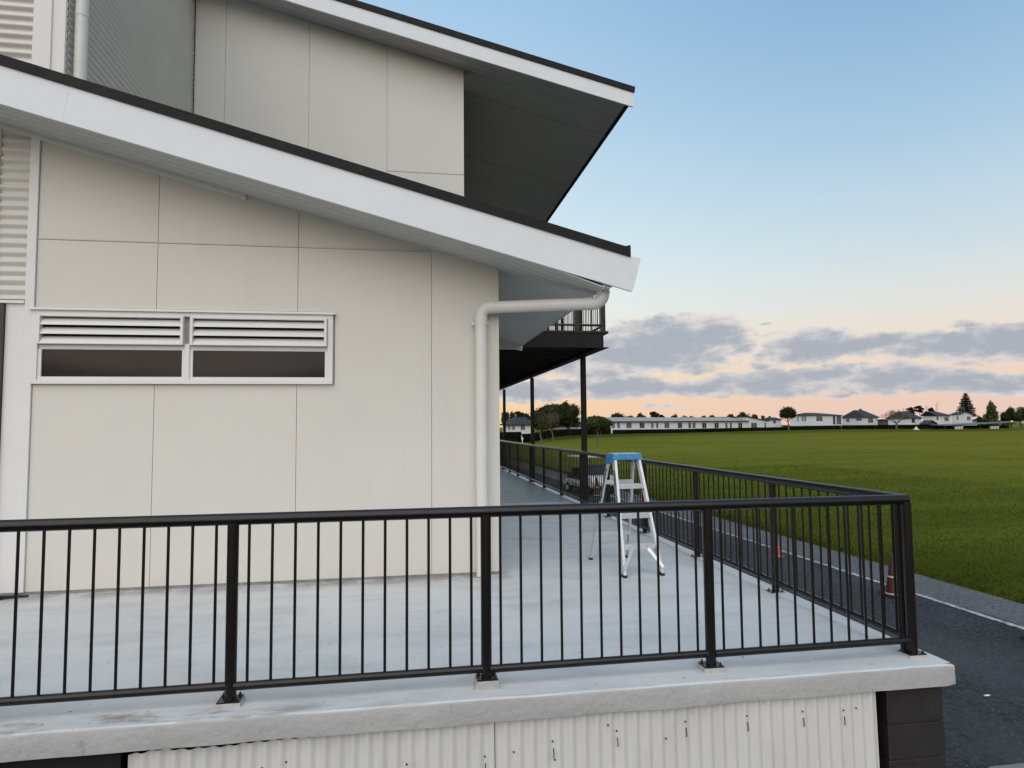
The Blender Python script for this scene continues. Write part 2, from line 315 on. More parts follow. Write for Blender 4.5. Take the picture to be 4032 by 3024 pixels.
# ------------------------------------------------------------------ ground
GZ = -1.33
HB = [(2000, 112, -1.33, 5), (2093, 115, -1.33, 6), (2152, 132, -.95, 6), (2208, 143, -.70, 7), (2288, 157, -.72, 9), (2460, 171, -.72, 11), (2697, 182, -.74, 14), (3050, 202, -.55, 18), (3300, 212, -.50, 20), (3700, 208, -.55, 16), (4032, 208, -.62, 12), (4600, 205, -.62, 12)]
_ht = [colx(a, b)/b for a, b, c, d in HB]; _hy = [h[1] for h in HB]; _hz = [h[2] for h in HB]; _hs = [h[3] for h in HB]
def gz_np(X, Y):
    t = X/np.maximum(Y, 1.0)
    yh = np.interp(t, _ht, _hy); zh = np.interp(t, _ht, _hz); s = np.interp(t, _ht, _hs)
    k = np.clip((Y-(yh-s))/s, 0, 1); k = k*k*(3-2*k)
    und = 0.10*np.sin(X*.11+Y*.05)*np.sin(Y*.09+1.3)*np.clip((X-13)/12, 0, 1)*np.clip((Y-6)/12, 0, 1)
    lip = 0.05*np.clip((X-9.45)/0.5, 0, 1)*np.clip(Y/2+5, 0, 1)
    return GZ+(zh-GZ)*k+und*(1-k)+lip, k
def gz(x, y): return float(gz_np(np.array([x], float), np.array([y], float))[0][0])
def asym(a, b, n, p):
    u = np.linspace(0, 1, n); return a+(b-a)*u**p
xs = np.unique(np.concatenate([-asym(0, 900, 30, 2.6)[::-1], np.linspace(0, 9, 8), np.linspace(9.3, 24, 50), asym(24, 180, 90, 1.4), asym(180, 1500, 18, 2)]))
ys = np.unique(np.concatenate([-asym(0, 300, 14, 2)[::-1], np.linspace(0, 40, 70), asym(40, 130, 60, 1.2), np.linspace(130, 230, 100), asym(230, 3000, 22, 2)]))
GX, GY = np.meshgrid(xs, ys); ZZ, KK = gz_np(GX, GY)
V = np.stack([GX, GY, ZZ], -1).reshape(-1, 3); nx = len(xs)
idx = np.arange(len(V)).reshape(len(ys), nx)
F = np.stack([idx[:-1, :-1], idx[:-1, 1:], idx[1:, 1:], idx[1:, :-1]], -1).reshape(-1, 4)
def grass_material():
    m = bpy.data.materials.new('mown_grass'); m.use_nodes = True; nt = m.node_tree; N = nt.nodes; L = nt.links; b = N['Principled BSDF']
    b.inputs['Roughness'].default_value = .8; b.inputs['Specular IOR Level'].default_value = .0
    g = N.new('ShaderNodeNewGeometry')
    def noise(sc, st=(1, 1, 1), det=5, ro=.6):
        mp = N.new('ShaderNodeMapping'); mp.inputs['Scale'].default_value = st; L.new(g.outputs['Position'], mp.inputs[0])
        n = N.new('ShaderNodeTexNoise'); n.inputs['Scale'].default_value = sc; n.inputs['Detail'].default_value = det; n.inputs['Roughness'].default_value = ro; L.new(mp.outputs[0], n.inputs[0]); return n.outputs['Fac']
    def mixc(f, lo, hi, a, c):
        r = N.new('ShaderNodeMapRange'); r.inputs[1].default_value = lo; r.inputs[2].default_value = hi; L.new(f, r.inputs[0])
        x = N.new('ShaderNodeMix'); x.data_type = 'RGBA'; L.new(r.outputs[0], x.inputs[0])
        for i, v in ((6, a), (7, c)):
            if isinstance(v, tuple): x.inputs[i].default_value = v+(1,)
            else: L.new(v, x.inputs[i])
        return x.outputs[2]
    c = mixc(noise(.09, (.5, 1.8, 1)), .35, .65, (.040, .051, .007), (.056, .069, .009))
    w = N.new('ShaderNodeTexWave'); w.wave_type = 'BANDS'; w.bands_direction = 'Y'; w.inputs['Scale'].default_value = .055; w.inputs['Distortion'].default_value = 3.5; w.inputs['Detail'].default_value = 3; w.inputs['Detail Scale'].default_value = .6; L.new(g.outputs['Position'], w.inputs[0])
    c = mixc(w.outputs['Fac'], .25, 1.3, c, (.070, .092, .010))
    c = mixc(noise(.5, (.14, 2.0, 1)), .46, .78, c, (.036, .050, .005))
    c = mixc(noise(2.6, (.35, 1.7, 1), 5, .6), .50, .85, c, (.030, .045, .005))
    c = mixc(noise(.035, (1, 2.2, 1), 4), .50, .75, c, (.086, .096, .014))
    c = mixc(noise(1.3, (.6, 1.5, 1), 6, .7), .62, .76, c, (.092, .094, .026))
    a = N.new('ShaderNodeAttribute'); a.attribute_name = 'bank'
    c = mixc(a.outputs['Fac'], .05, .3, c, (.036, .050, .007))
    b.inputs['Sheen Weight'].default_value = .38; b.inputs['Sheen Roughness'].default_value = .20; b.inputs['Sheen Tint'].default_value = (.44, .50, .12, 1)
    L.new(c, b.inputs['Base Color'])
    n2 = noise(11, (1, 1, 1), 5, .6); bp = N.new('ShaderNodeBump'); bp.inputs['Strength'].default_value = .25; bp.inputs['Distance'].default_value = .04; L.new(n2, bp.inputs['Height']); L.new(bp.outputs[0], b.inputs['Normal'])
    return m
M['grass'] = grass_material()
me = np_mesh('ground', V, F, M['grass'])
me.polygons.foreach_set('use_smooth', np.ones(len(F), bool))
at_ = me.attributes.new('bank', 'FLOAT', 'POINT'); kk = KK.reshape(-1); at_.data.foreach_set('value', (4*kk*(1-kk)+kk).astype(np.float32).clip(0, 1))
tag(link('ground', me), kind='structure')
def asphalt_material():
    m = mat('asphalt', (.046, .049, .055), .9, .12, .6, 1.0, 40, spec=.2, fine=.55, fs=26)
    stain(m, (.080, .083, .086), .35, .5, .68, (1, .5, 1), .8); stain(m, (.030, .033, .039), 1.4, .56, .72, (1, 1, 1), .7); stain(m, (.16, .16, .155), 24, .70, .74, (1, 1, 1), .7, 1)
    b = m.node_tree.nodes['Principled BSDF']; bp = b.inputs['Normal'].links[0].from_node; bp.inputs['Distance'].default_value = .03
    return m
M['asphalt'] = asphalt_material()
# asphalt drive with a ragged grass-side edge
rnd = random.Random(4)
pe = []; y = -14.0
while y < 78: pe.append((9.52-.0065*(y-9)+rnd.uniform(-.035, .035), y)); y += .22
mb = MB(); zt = GZ+.004
vs = [(-30, p[1], zt) for p in pe]+[(p[0], p[1], zt) for p in pe]; n = len(pe)
mb.add(vs, [(i, n+i, n+i+1, i+1) for i in range(n-1)])
tag(mb.build('driveway', M['asphalt']), kind='structure')
# paler seal strip between the line and the grass
M['asphalt_old'] = stain(mat('worn_asphalt', (.125, .127, .13), .9, .1, .7, .9, 40, spec=.2, fine=.45, fs=26), (.095, .098, .102), 1.6, .5, .7, (1, .6, 1), .7)
mb = MB(); vs = []; 
for k, p in enumerate(pe): vs += [(8.42-.0065*(p[1]-9)+.02*math.sin(p[1]*3.1), p[1], zt+.004), (p[0]-.01, p[1], zt+.004)]
mb.add(vs, [(2*i, 2*i+1, 2*i+3, 2*i+2) for i in range(n-1)])
tag(mb.build('drive_edge_strip', M['asphalt_old']), kind='structure')
mb = MB(); y = -4.0
while y < 70:
    y2 = y+rnd.uniform(.9, 2.6); a = 8.33-.0065*(y-9); b = 8.33-.0065*(y2-9); w1 = rnd.uniform(.045, .062)
    k = 6; pts = [(a+(b-a)*i/k+rnd.uniform(-.012, .012), y+(y2-y)*i/k) for i in range(k+1)]
    vs = [(p[0]-w1, p[1], zt+.009) for p in pts]+[(p[0]+w1, p[1], zt+.009) for p in pts]
    mb.add(vs, [(i, k+1+i, k+2+i, i+1) for i in range(k)]); y = y2+rnd.uniform(.0, .10)
tag(mb.build('edge_line', M['line']), kind='structure')
# concrete apron corner near the camera
mb = MB(); mb.box(4.71, 7.5, 3.2, 4.93, GZ-.05, GZ+.012)
tag(mb.build('concrete_path', mat('path_concrete', (.22, .22, .21), .8, .1, 3, .3, 60)), kind='structure')
# grass blades near the drive
rg = np.random.default_rng(7)
def blades(n, x0, x1, y0, y1, h0, h1, power=1.0):
    x = x0+(x1-x0)*rg.random(n)**power; y = y0+(y1-y0)*rg.random(n)**2.3
    keep = x > 9.50-.0065*(y-9)-.05*rg.random(n)**3-.02; x = x[keep]; y = y[keep]; n = len(x)
    z = gz_np(x, y)[0]; h = h0+(h1-h0)*rg.random(n)**2; a = rg.random(n)*6.283; w = .004+.006*rg.random(n)
    w = w*(1+y/12); lean = .6*h
    b = np.stack([x, y, z-.01], -1); d = np.stack([np.cos(a), np.sin(a), np.zeros(n)], -1)
    la = rg.random(n)*6.283; tip = b+np.stack([np.cos(la)*lean*rg.random(n), np.sin(la)*lean*rg.random(n), h+.01], -1)
    V = np.stack([b-d*w[:, None], b+d*w[:, None], tip], 1).reshape(-1, 3)
    return V
Vb = np.concatenate([blades(120000, 9.4, 26, 5.5, 40, .015, .042, 1.7), blades(60000, 9.4, 48, 8, 60, .015, .04, 2.0), blades(9000, 9.42, 9.75, 5, 60, .03, .11)])
def blade_material():
    m = bpy.data.materials.new('grass_blades'); m.use_nodes = True; nt = m.node_tree; N = nt.nodes; L = nt.links; b = N['Principled BSDF']
    b.inputs['Roughness'].default_value = .7; b.inputs['Specular IOR Level'].default_value = .05
    g = N.new('ShaderNodeNewGeometry'); r = N.new('ShaderNodeValToRGB'); L.new(g.outputs['Random Per Island'], r.inputs[0]); e = r.color_ramp.elements
    e[0].position = 0; e[0].color = (.042, .055, .006, 1); e[1].position = .72; e[1].color = (.070, .088, .010, 1)
    q = e.new(.9); q.color = (.084, .094, .015, 1); q = e.new(.99); q.color = (.105, .108, .035, 1)
    n = N.new('ShaderNodeTexNoise'); n.inputs['Scale'].default_value = .8; n.inputs['Detail'].default_value = 4; L.new(g.outputs['Position'], n.inputs[0])
    mr = N.new('ShaderNodeMapRange'); mr.inputs[1].default_value = .35; mr.inputs[2].default_value = .65; mr.inputs[3].default_value = .78; mr.inputs[4].default_value = 1.15; L.new(n.outputs['Fac'], mr.inputs[0])
    v = N.new('ShaderNodeVectorMath'); v.operation = 'SCALE'; L.new(r.outputs[0], v.inputs[0]); L.new(mr.outputs[0], v.inputs['Scale']); L.new(v.outputs[0], b.inputs['Base Color']); return m
me = np_mesh('grass', Vb, np.arange(len(Vb)).reshape(-1, 3), blade_material())
tag(link('grass', me), 'short mown green grass along the edge of the asphalt drive', 'grass', kind='stuff')
# ------------------------------------------------------------------ veranda slab
SK = 0.009
def sx(y, x0=3.235): return x0+SK*(y-3.92)
def veranda():
    nX = 150; X0, Y0, Y1 = -8.0, 3.715, 27.0
    prof = [(.10, -.128), (.0, -.126), (-.003, -.09), (-.001, -.055), (.0, -.016), (.003, -.006), (.010, -.001), (.024, 0)]
    vs = []; fs = []; m = len(prof)
    cols = [X0+(sx(Y0, 3.372)-X0)*i/nX for i in range(nX+1)]
    for i, x in enumerate(cols):
        e = max(0, (x-(cols[-1]-.05))/.05)
        for j, (dy, z) in enumerate(prof):
            w = .005*mnoise.noise(Vector((x*2.1, 0, z*9)))+.003*mnoise.noise(Vector((x*9, 5, z*20)))
            if j == 0: w = 0
            zz = z+(.004*mnoise.noise(Vector((x*6, 9, 2))) if 2 < j < 7 else 0)+(.006*mnoise.noise(Vector((x*2.3, 7, 4))) if j < 2 else 0)
            vs.append((x, Y0+dy+w+.02*e*e, zz-.012*e*e*(1 if j > 3 else 0)))
    for i in range(nX):
        for j in range(m-1): fs.append((i*m+j, (i+1)*m+j, (i+1)*m+j+1, i*m+j+1))
    # top sheet and side edge
    b = len(vs); ny = 60; yy = [Y0+prof[-1][0]+(Y1-Y0-.06)*(k/ny)**1.6 for k in range(ny+1)]
    sp = [(0, 0), (.014, -.005), (.026, -.018), (.030, -.05), (.028, -.09), (.02, -.126), (-.1, -.128)]
    for k, y in enumerate(yy):
        vs.append((X0, y, 0))
        for dx, z in sp:
            w = .005*mnoise.noise(Vector((3, y*3, z*9)))
            vs.append((sx(y, 3.345)+dx+w, y, z))
    q = len(sp)+1
    for k in range(ny):
        for j in range(q-1): fs.append((b+k*q+j, b+k*q+j+1, b+(k+1)*q+j+1, b+(k+1)*q+j))
    # corner patch joins the front lip to the side edge
    last = nX*m
    for j in range(m-1):
        pass
    mb = MB(); mb.add(vs, fs)
    # rounded corner stub
    mb2 = []
    return mb
vb = veranda(); slab = vb.build('veranda_slab', M['deck'], smooth=True); tag(slab, kind='structure')
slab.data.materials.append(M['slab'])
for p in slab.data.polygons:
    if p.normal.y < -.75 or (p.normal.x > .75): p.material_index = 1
# end cap of the front lip at the corner
mb = MB(); xe = sx(3.715, 3.372)
prof = [(.004, -.125), (-.001, -.09), (.003, -.055), (.009, -.032), (.022, -.017), (.05, -.011), (.10, -.012), (.10, -.125)]
mb.prism([(xe-.01, 3.737+a, z) for a, z in prof], (.008, 0, 0)); mb.build('slab_end', M['slab'], slab)
# body of the slab below the top sheet, and the shaded under-floor
mb = MB(); mb.box(-8, 3.30, 3.82, 27, -.125, -.012); mb.build('slab_core', M['slab'], slab)
# painted walkway strips further along
y = 12.96; k = 0
wid = [.55, .70, .56, .62, .9, .78, .66, .74, .7, .8, .6, .75, .7, .8, .7, .7, .7, .7]
wmesh = {}
for w in wid:
    if y+w > 26.9: break
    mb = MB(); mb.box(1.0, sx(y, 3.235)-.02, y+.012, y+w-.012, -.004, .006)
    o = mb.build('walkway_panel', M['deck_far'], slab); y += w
mb = MB()
for i in range(24):
    a = 4.3+i*.95; mb.box(sx(a, 3.20), sx(a, 3.30), a, a+.95, -.004, .009)
mb.build('painted_kerb', M['kerb'], slab)
# small things dropped on the deck
for (px, py, s) in ((985, 2295, .05), (1330, 2410, .03), (1600, 2560, .03)): pass

# ------------------------------------------------------------------ skirting under the slab
def corrugated(x0, x1, pitch, amp, zb, zt, y, th=.003, horiz=False, org=(0, 0, 0), y1=None, per=8, axis='x', jag=None):
    """corrugated sheet, ribs vertical (or horizontal), facing -Y; axis 'y' runs along Y facing +X at X=y"""
    mb = MB(org); vs = []; fs = []
    if not horiz:
        n = max(2, int((x1-x0)/pitch*per))
        for i in range(n+1):
            x = x0+(x1-x0)*i/n; d = amp*math.cos(2*math.pi*x/pitch)
            t = zt(x) if callable(zt) else zt
            if jag: t += jag(x)
            yb = (y1 if y1 is not None else y)
            vs += [(x, yb+d, zb), (x, y+d, t), (x, yb+d+th, zb), (x, y+d+th, t)]
    else:
        n = max(2, int((zt-zb)/pitch*per))
        for i in range(n+1):
            z = zb+(zt-zb)*i/n; d = amp*math.cos(2*math.pi*z/pitch)
            if axis == 'x': vs += [(x0, y+d, z), (x1, y+d, z), (x0, y+d+th, z), (x1, y+d+th, z)]
            else: vs += [(y+d, x0, z), (y+d, x1, z), (y+d-th, x0, z), (y+d-th, x1, z)]
    for i in range(n):
        a, b = 4*i, 4*i+4
        fs += [(a, b, b+1, a+1), (a+2, a+3, b+3, b+2), (a, a+2, b+2, b), (a+1, b+1, b+3, a+3)]
    fs += [(0, 1, 3, 2), (4*n, 4*n+2, 4*n+3, 4*n+1)]
    return mb.add(vs, fs)
so_ = (.7, 3.75, -1.33)
sk = thing('corrugated_skirting', so_, 'cream corrugated iron skirting sheets below the front edge of the veranda slab', 'skirting')
jag = lambda x: .016*mnoise.noise(Vector((x*7, 1, 1)))
sheets = [(.50, 2.835, 3.748, 3.722, lambda x: -.128-.003*abs(math.sin(x*9)), None), (-.83, .496, 3.752, 3.727, lambda x: -.131, lambda x: -.014*max(0, -x/.83)+.008*mnoise.noise(Vector((x*9, 1, 1)))), (-1.37, -.80, 3.757, 3.735, lambda x: -.152, jag)]
for a, b, yt, yb, zt, jg in sheets:
    mb = corrugated(a, b, .0745, .0105, -1.33, zt, yt, org=so_, y1=yb, jag=jg); o = mb.build('sheet', M['skirt'], sk, smooth=True)
    # hanging clips and nail heads along this sheet
for (x, z, hk) in ((1.60, -.215, 1), (1.98, -.213, 1), (2.335, -.215, 1), (2.60, -.228, 1), (2.685, -.222, 0), (1.19, -.235, 1), (.82, -.262, 1), (.02, -.315, 1), (-.16, -.36, 2), (-.42, -.33, 1), (.44, -.31, 2), (.60, -.30, 0), (1.14, -.20, 0), (.83, -.36, 0), (1.48, -.30, 0), (-.60, -.25, 1), (-.72, -.27, 0)):
    mb = MB(so_); yy = 3.735+(z+.14)*.02
    mb.lathe([(.0035, -.004), (.006, 0), (.005, .004)], (x, yy, z), 8)
    if hk:
        L = .045*hk; mb.tube([(x+.003, yy-.002, z-.035), (x+.004, yy-.004, z-.035-L*.6), (x+.006, yy-.003, z-.035-L), (x, yy-.003, z-.04-L)], .0028, 6)
    mb.build('nail', M['bolt'], sk)
fw = thing('void_boards', (0, 4.6, -1.33), 'black boards standing for the shade in the gap under the slab', 'wall')
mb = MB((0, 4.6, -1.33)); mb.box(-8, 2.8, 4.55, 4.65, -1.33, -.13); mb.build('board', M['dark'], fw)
mb = MB((0, 4.6, -1.33)); mb.box(-8, -1.42, 3.79, 3.83, -1.33, -.128); mb.build('board', M['dark'], fw)  # black boards fill the open gap; the shade inside is in their colour
# block pier under the corner
bp_ = (3.11, 3.96, -1.33)
pier = thing('block_pier', bp_, 'black painted concrete block pier under the corner of the slab', 'pier')
mb = MB(bp_); mb.box(2.925, 3.290, 3.775, 4.15, -1.33, -.128); mb.build('mortar', M['mortar'], pier)
z = -.150; k = 0
while z > -1.33:
    zb = max(z-.199, -1.33); top = -.129 if k == 0 else z
    mb = MB(bp_); mb.box(2.915, 3.30+(.004 if k % 2 else 0), 3.765, 4.16, zb, top-.0)
    mb.build('block', M['block'], pier, bevel=.005); z -= .2085; k += 1

# ------------------------------------------------------------------ steel railing
ro = (3.23, 3.92, 0)
rail = thing('steel_railing', ro, 'black steel pipe railing with round balusters round the veranda edge', 'railing')
def rbuild(mb, name, m=None, p=rail, **k): return mb.build(name, m or M['rail'], p, **k)
YR = 3.905
def ptube(path, r, n=14): return MB(ro).tube(path, r, n)
sideY = 26.0
rbuild(ptube([(-8, YR-.02, .988), (sx(YR)+.005, YR+.012, .988)], .0325, 16), 'top_rail', smooth=True)
rbuild(ptube([(sx(YR)-.01, YR+.01, .988), (sx(sideY), sideY, .988)], .0325, 16), 'top_rail', smooth=True)
fp = [-5.105, -3.71, -2.318, -.922, .474, 1.848, 3.222]
for a, b in zip(fp[:-1], fp[1:]):
    if b < -4.0: continue
    rbuild(ptube([(a+.02, YR-.01, .096), (b-.02, YR, .096)], .0225), 'bottom_rail', smooth=True)
sp_y = [3.935, 5.555, 7.18, 8.88, 10.58, 12.28, 14.0, 15.85, 17.68, 19.8, 21.45, 23.2, 25.0]
for a, b in zip(sp_y[:-1], sp_y[1:]):
    rbuild(ptube([(sx(a), a+.02, .096), (sx(b), b-.02, .096)], .0225), 'bottom_rail', smooth=True)
def post(x, y, plate, r=.031):
    p = rbuild(ptube([(x, y, .012), (x, y, .972)], r, 16), 'post', smooth=True)
    if plate:
        mb = MB(ro); mb.hexa([(x-.075, y-.065, -.02), (x+.075, y-.07, -.02), (x+.08, y+.065, -.02), (x-.075, y+.06, -.02)], [(x-.062, y-.055, .022*plate), (x+.062, y-.055, .022*plate), (x+.062, y+.055, .02*plate), (x-.062, y+.055, .02*plate)])
        rbuild(mb, 'grout_pad', M['grout'], p, bevel=.004)
        mb = MB(ro); mb.box(x-.06, x+.06, y-.052, y+.052, .022*plate-.002, .022*plate+.007); rbuild(mb, 'base_plate', None, p)
        for dx, dy in ((.043, -.036), (-.043, .036), (.043, .036)):
            mb = MB(ro); mb.lathe([(.009, 0), (.009, .009), (.005, .010), (.005, .02)], (x+dx, y+dy, .022*plate+.006), 8); rbuild(mb, 'bolt', M['bolt'], p)
for i, x in enumerate(fp):
    if x > -4.0: post(x, YR, (1, 1, 1, 1, 2.0, 1.2, .7)[i])
for y in sp_y: post(sx(y)+.005, y+.05 if y < 4 else y, 0 if y < 4 else .25)
bal = MB(ro).tube([(ro[0], ro[1], .105), (ro[0], ro[1], .972)], .0082, 8).mesh('baluster', M['rail'], True)
def baluster(x, y): link('baluster', bal, rail, (x-ro[0], y-ro[1], 0))
for a, b in zip(fp[:-1], fp[1:]):
    if b < -4.0: continue
    g = (b-a)/11.4; c = (a+b)/2
    for k in range(-5, 6):
        x = c+k*g*1.0
        if abs(x-a) > .05 and abs(b-x) > .05 and x > -5.2: baluster(x, YR-.005)
for a, b in zip(sp_y[:-1], sp_y[1:]):
    nn = round((b-a)/.118)
    for k in range(1, nn): y = a+(b-a)*k/nn; baluster(sx(y), y)

# ------------------------------------------------------------------ main building
bo = (-1.2, 8.7, 0.0)
bld = thing('two_storey_building', bo, 'cream two-storey building with sloping white fascias and dark roof edges beside the veranda', 'building')
def B(): return MB(bo)
YW = 6.77; XC = .972
sof = lambda x: 3.378-.2616*x
# front wall
mb = B(); mb.prism([(-7, YW+.012, .0), (XC-.012, YW+.012, .0), (XC-.012, YW+.012, sof(XC)+.05), (-7, YW+.012, sof(-7)+.05)], (0, .18, 0))
fwall = mb.build('front_wall', mat('wall_backing', (.42, .40, .37), .8), bld)
def panel(pts, name='cladding_panel', m='wall', p=None, y=YW, th=.010, bevel=.0018):
    mb = B(); mb.prism([(x, y, z) for x, z in pts], (0, th, 0)); return mb.build(name, M[m], p or fwall, bevel=bevel)
cx = [-3.383, -2.332, -1.032, .281, XC]; G = .0021; ZB, ZJ = .028, 3.281
for i in range(4):
    a = cx[i]+(G if i else .003); b = cx[i+1]-(G if i < 3 else 0)
    if i < 2:
        panel([(a, ZB), (b, ZB), (b, 1.912), (a, 1.912)]); panel([(a, 2.636), (b, 2.636), (b, ZJ-.006), (a, ZJ-.006)])
    elif i == 2:
        panel([(a, ZB), (b, ZB), (b, ZJ-.006), (a, ZJ-.006), (a, 2.636), (-.672, 2.636), (-.672, 1.912), (a, 1.912)])
    else:
        panel([(a, ZB), (b, ZB), (b, sof(b)), (a, sof(a))])
    if i < 3: panel([(a, ZJ+.006), (b, ZJ+.006), (b, max(sof(b), ZJ+.012)), (a, sof(a))])
mb = B(); mb.box(-3.383, .285, YW-.008, YW+.011, ZJ-.0035, ZJ+.003); mb.build('joint_flashing', M['wall'], fwall)
mb = B(); mb.box(-3.462, -3.384, YW-.022, YW+.012, ZB, 4.35); mb.build('batten', M['trim'], bld, bevel=.003)
mb = B(); mb.box(-3.625, -3.464, YW-.004, YW+.012, ZB, 2.66); mb.build('side_panel', M['trim'], bld)
mb = B(); mb.box(-3.78, -3.463, YW-.03, YW+.012, 2.662, 2.690); mb.build('head_flashing', M['trim'], bld)
mb = B(); mb.box(-3.79, -3.715, YW-.03, YW+.012, 2.692, 4.45); mb.build('batten', M['trim'], bld, bevel=.003)
corrugated(-3.713, -3.464, .0885, .014, 2.70, 4.40, YW-.004, horiz=True, org=bo).build('corrugated_strip', M['corr'], bld, smooth=True)
mb = B(); mb.box(-4.6, -3.628, YW-.035, YW+.012, .02, 2.655); dr = mb.build('door', M['door'], bld)
mb = B(); mb.box(-3.72, -3.70, YW-.075, YW-.035, .95, 1.15); mb.build('handle', M['bolt'], dr)
mb = B(); mb.prism([(-7, YW, .02), (-4.605, YW, .02), (-4.605, YW, sof(-4.6)), (-7, YW, sof(-7))], (0, .011, 0)); mb.build('side_panel', M['wall'], bld)
mb = B(); mb.prism([(-4.6, YW, 2.66), (-3.792, YW, 2.66), (-3.792, YW, sof(-3.79)), (-4.6, YW, sof(-4.6))], (0, .011, 0)); mb.build('side_panel', M['wall'], bld)
# plinth under the panels
mb = B(); mb.box(-7, XC-.004, YW+.004, YW+.011, 0, ZB); mb.build('plinth', mat('plinth_concrete', (.30, .30, .29), .8, .2, 6, .3, 50), bld)
# side wall along the walkway
mb = B(); mb.box(.80, XC, YW+.20, 27, 0, 2.80); mb.build('side_wall', M['wall'], bld)
mb = B(); mb.prism([(.80, 11.2, 2.8), (XC, 11.2, 2.8), (XC, 11.2, 7.5), (.8, 11.2, 7.5)], (0, 15.8, 0)); mb.build('side_wall', M['wall_up'], bld)
mb = B(); mb.prism([(XC-.18, YW+.19, 2.8), (XC, YW+.19, 2.8), (XC, YW+.19, 3.10), (XC-.18, YW+.19, 3.12)], (0, 3.7, 0)); mb.build('side_wall', M['wall'], bld)
# window with louvre bank over fixed panes
win = B(); WY = YW-.03
win.box(-3.385, -.690, WY-.012, YW+.012, 1.915, 1.953); win.box(-3.385, -.690, WY-.006, YW+.012, 2.562, 2.612)
win.box(-3.385, -3.338, WY-.004, YW+.012, 1.953, 2.562); win.box(-.742, -.690, WY-.004, YW+.012, 1.953, 2.562)
win.box(-2.062, -2.018, WY-.002, YW+.012, 1.953, 2.30)
wf = win.build('window', M['trim'], bld, bevel=.003)
mb = B(); mb.box(-3.338, -.742, YW-.006, YW+.012, 2.240, 2.283); mb.box(-3.338, -3.308, YW-.018, YW+.012, 1.953, 2.24); mb.box(-.766, -.742, YW-.018, YW+.012, 1.953, 2.24); mb.box(-3.308, -.766, YW-.018, YW+.012, 1.953, 1.984); mb.box(-2.088, -1.990, YW-.016, YW+.012, 1.984, 2.24)
mb.build('inner_frame', M['trim'], wf, bevel=.002)
for a, b in ((-3.308, -2.088), (-1.990, -.766)):
    mb = B(); mb.box(a, b, YW+.002, YW+.011, 1.984, 2.240); mb.build('pane', M['glass'], wf)
mb = B(); mb.prism([(-3.412, WY-.028, 2.612), (-.668, WY-.028, 2.612), (-.668, WY-.028, 2.618), (-3.412, WY-.028, 2.618)], (0, .06, 0)); mb.box(-3.412, -.668, YW-.012, YW+.011, 2.6185, 2.632); mb.box(-3.412, -.668, WY-.030, WY-.0265, 2.602, 2.616)
mb.build('head_flashing', M['trim'], wf)
for a, b in ((-3.336, -2.070), (-2.010, -.746)):
    mb = B(); y0, y1 = WY-.034, YW+.010; z0, z1 = 2.286, 2.561; t = .026
    mb.box(a, a+t, y0, y1, z0, z1); mb.box(b-t, b, y0, y1, z0, z1); mb.box(a+t, b-t, y0, y1, z1-.018, z1); mb.box(a+t, b-t, y0, y1, z0, z0+.012)
    lf = mb.build('louvre_frame', M['trim'], wf, bevel=.002)
    mb = B(); mb.box(a+t, b-t, YW+.003, YW+.009, z0+.012, z1-.018); mb.build('louvre_backing', M['dark'], wf)
    for k in range(3):
        zt = z1-.030-k*.0855; P = []
        for j in range(7):
            u = j/6; P.append((WY-.030+.060*u**1.1, zt-.052+.050*math.sin(u*1.5)-.016*(1-u)))
        pts = [(a+t+.001, y, z) for y, z in P]+[(a+t+.001, y+.003, z+.006) for y, z in reversed(P)]
        mb = B(); mb.prism(pts, (b-a-2*t-.002, 0, 0)); mb.build('louvre_slat', M['trim'], wf, smooth=True)

# lower roof
YF = 6.09; XG = 1.835; YRE = 10.72; SL = .2655
ff = lambda x: 3.352-SL*x             # fascia bottom edge
lr = B(); lr.prism([(-7, YF+.03, sof(-7)+.012), (XG, YF+.03, sof(XG)+.012), (XG, YF+.03, sof(XG)+.06), (-7, YF+.03, sof(-7)+.16)], (0, YRE-YF-.03, 0))
lroof = lr.build('lower_roof', M['soffit'], bld)
# lining boards run with the slope, each a board of its own
def boards(nm, x0, x1, y0, y1, f, w, m, p, th=.010):
    y = y0
    while y < y1-.01:
        e = min(y+w, y1); mb = B(); mb.hexa([(x0, y+.003, f(x0)), (x1, y+.003, f(x1)), (x1, e-.003, f(x1)), (x0, e-.003, f(x0))], [(x0, y+.003, f(x0)+th), (x1, y+.003, f(x1)+th), (x1, e-.003, f(x1)+th), (x0, e-.003, f(x0)+th)])
        mb.build(nm, M[m], p); y = e
XS = 1.895; sof2 = lambda x: sof(XC)-.338*(x-XC)
boards('soffit_board', -6.5, XC, YF+.03, YW-.001, sof, .136, 'soffit', lroof)
boards('soffit_board', XC+.001, XS, YF+.012, YRE-.03, sof2, .136, 'soffit', lroof)
mb = B(); mb.hexa([(-6, YW-.045, sof(-6)-.045), (-1.53, YW-.045, sof(-1.53)-.045), (-1.53, YW-.001, sof(-1.53)-.045), (-6, YW-.001, sof(-6)-.045)], [(-6, YW-.045, sof(-6)-.001), (-1.53, YW-.045, sof(-1.53)-.001), (-1.53, YW-.001, sof(-1.53)-.001), (-6, YW-.001, sof(-6)-.001)])
mb.build('soffit_bead', M['trim'], lroof)
mb = B(); mb.hexa([(-1.52, YW-.018, sof(-1.52)-.018), (XC, YW-.018, sof(XC)-.018), (XC, YW-.001, sof(XC)-.018), (-1.52, YW-.001, sof(-1.52)-.018)], [(-1.52, YW-.018, sof(-1.52)-.001), (XC, YW-.018, sof(XC)-.001), (XC, YW-.001, sof(XC)-.001), (-1.52, YW-.001, sof(-1.52)-.001)])
mb.build('soffit_bead', M['wall'], lroof)
FH = .338
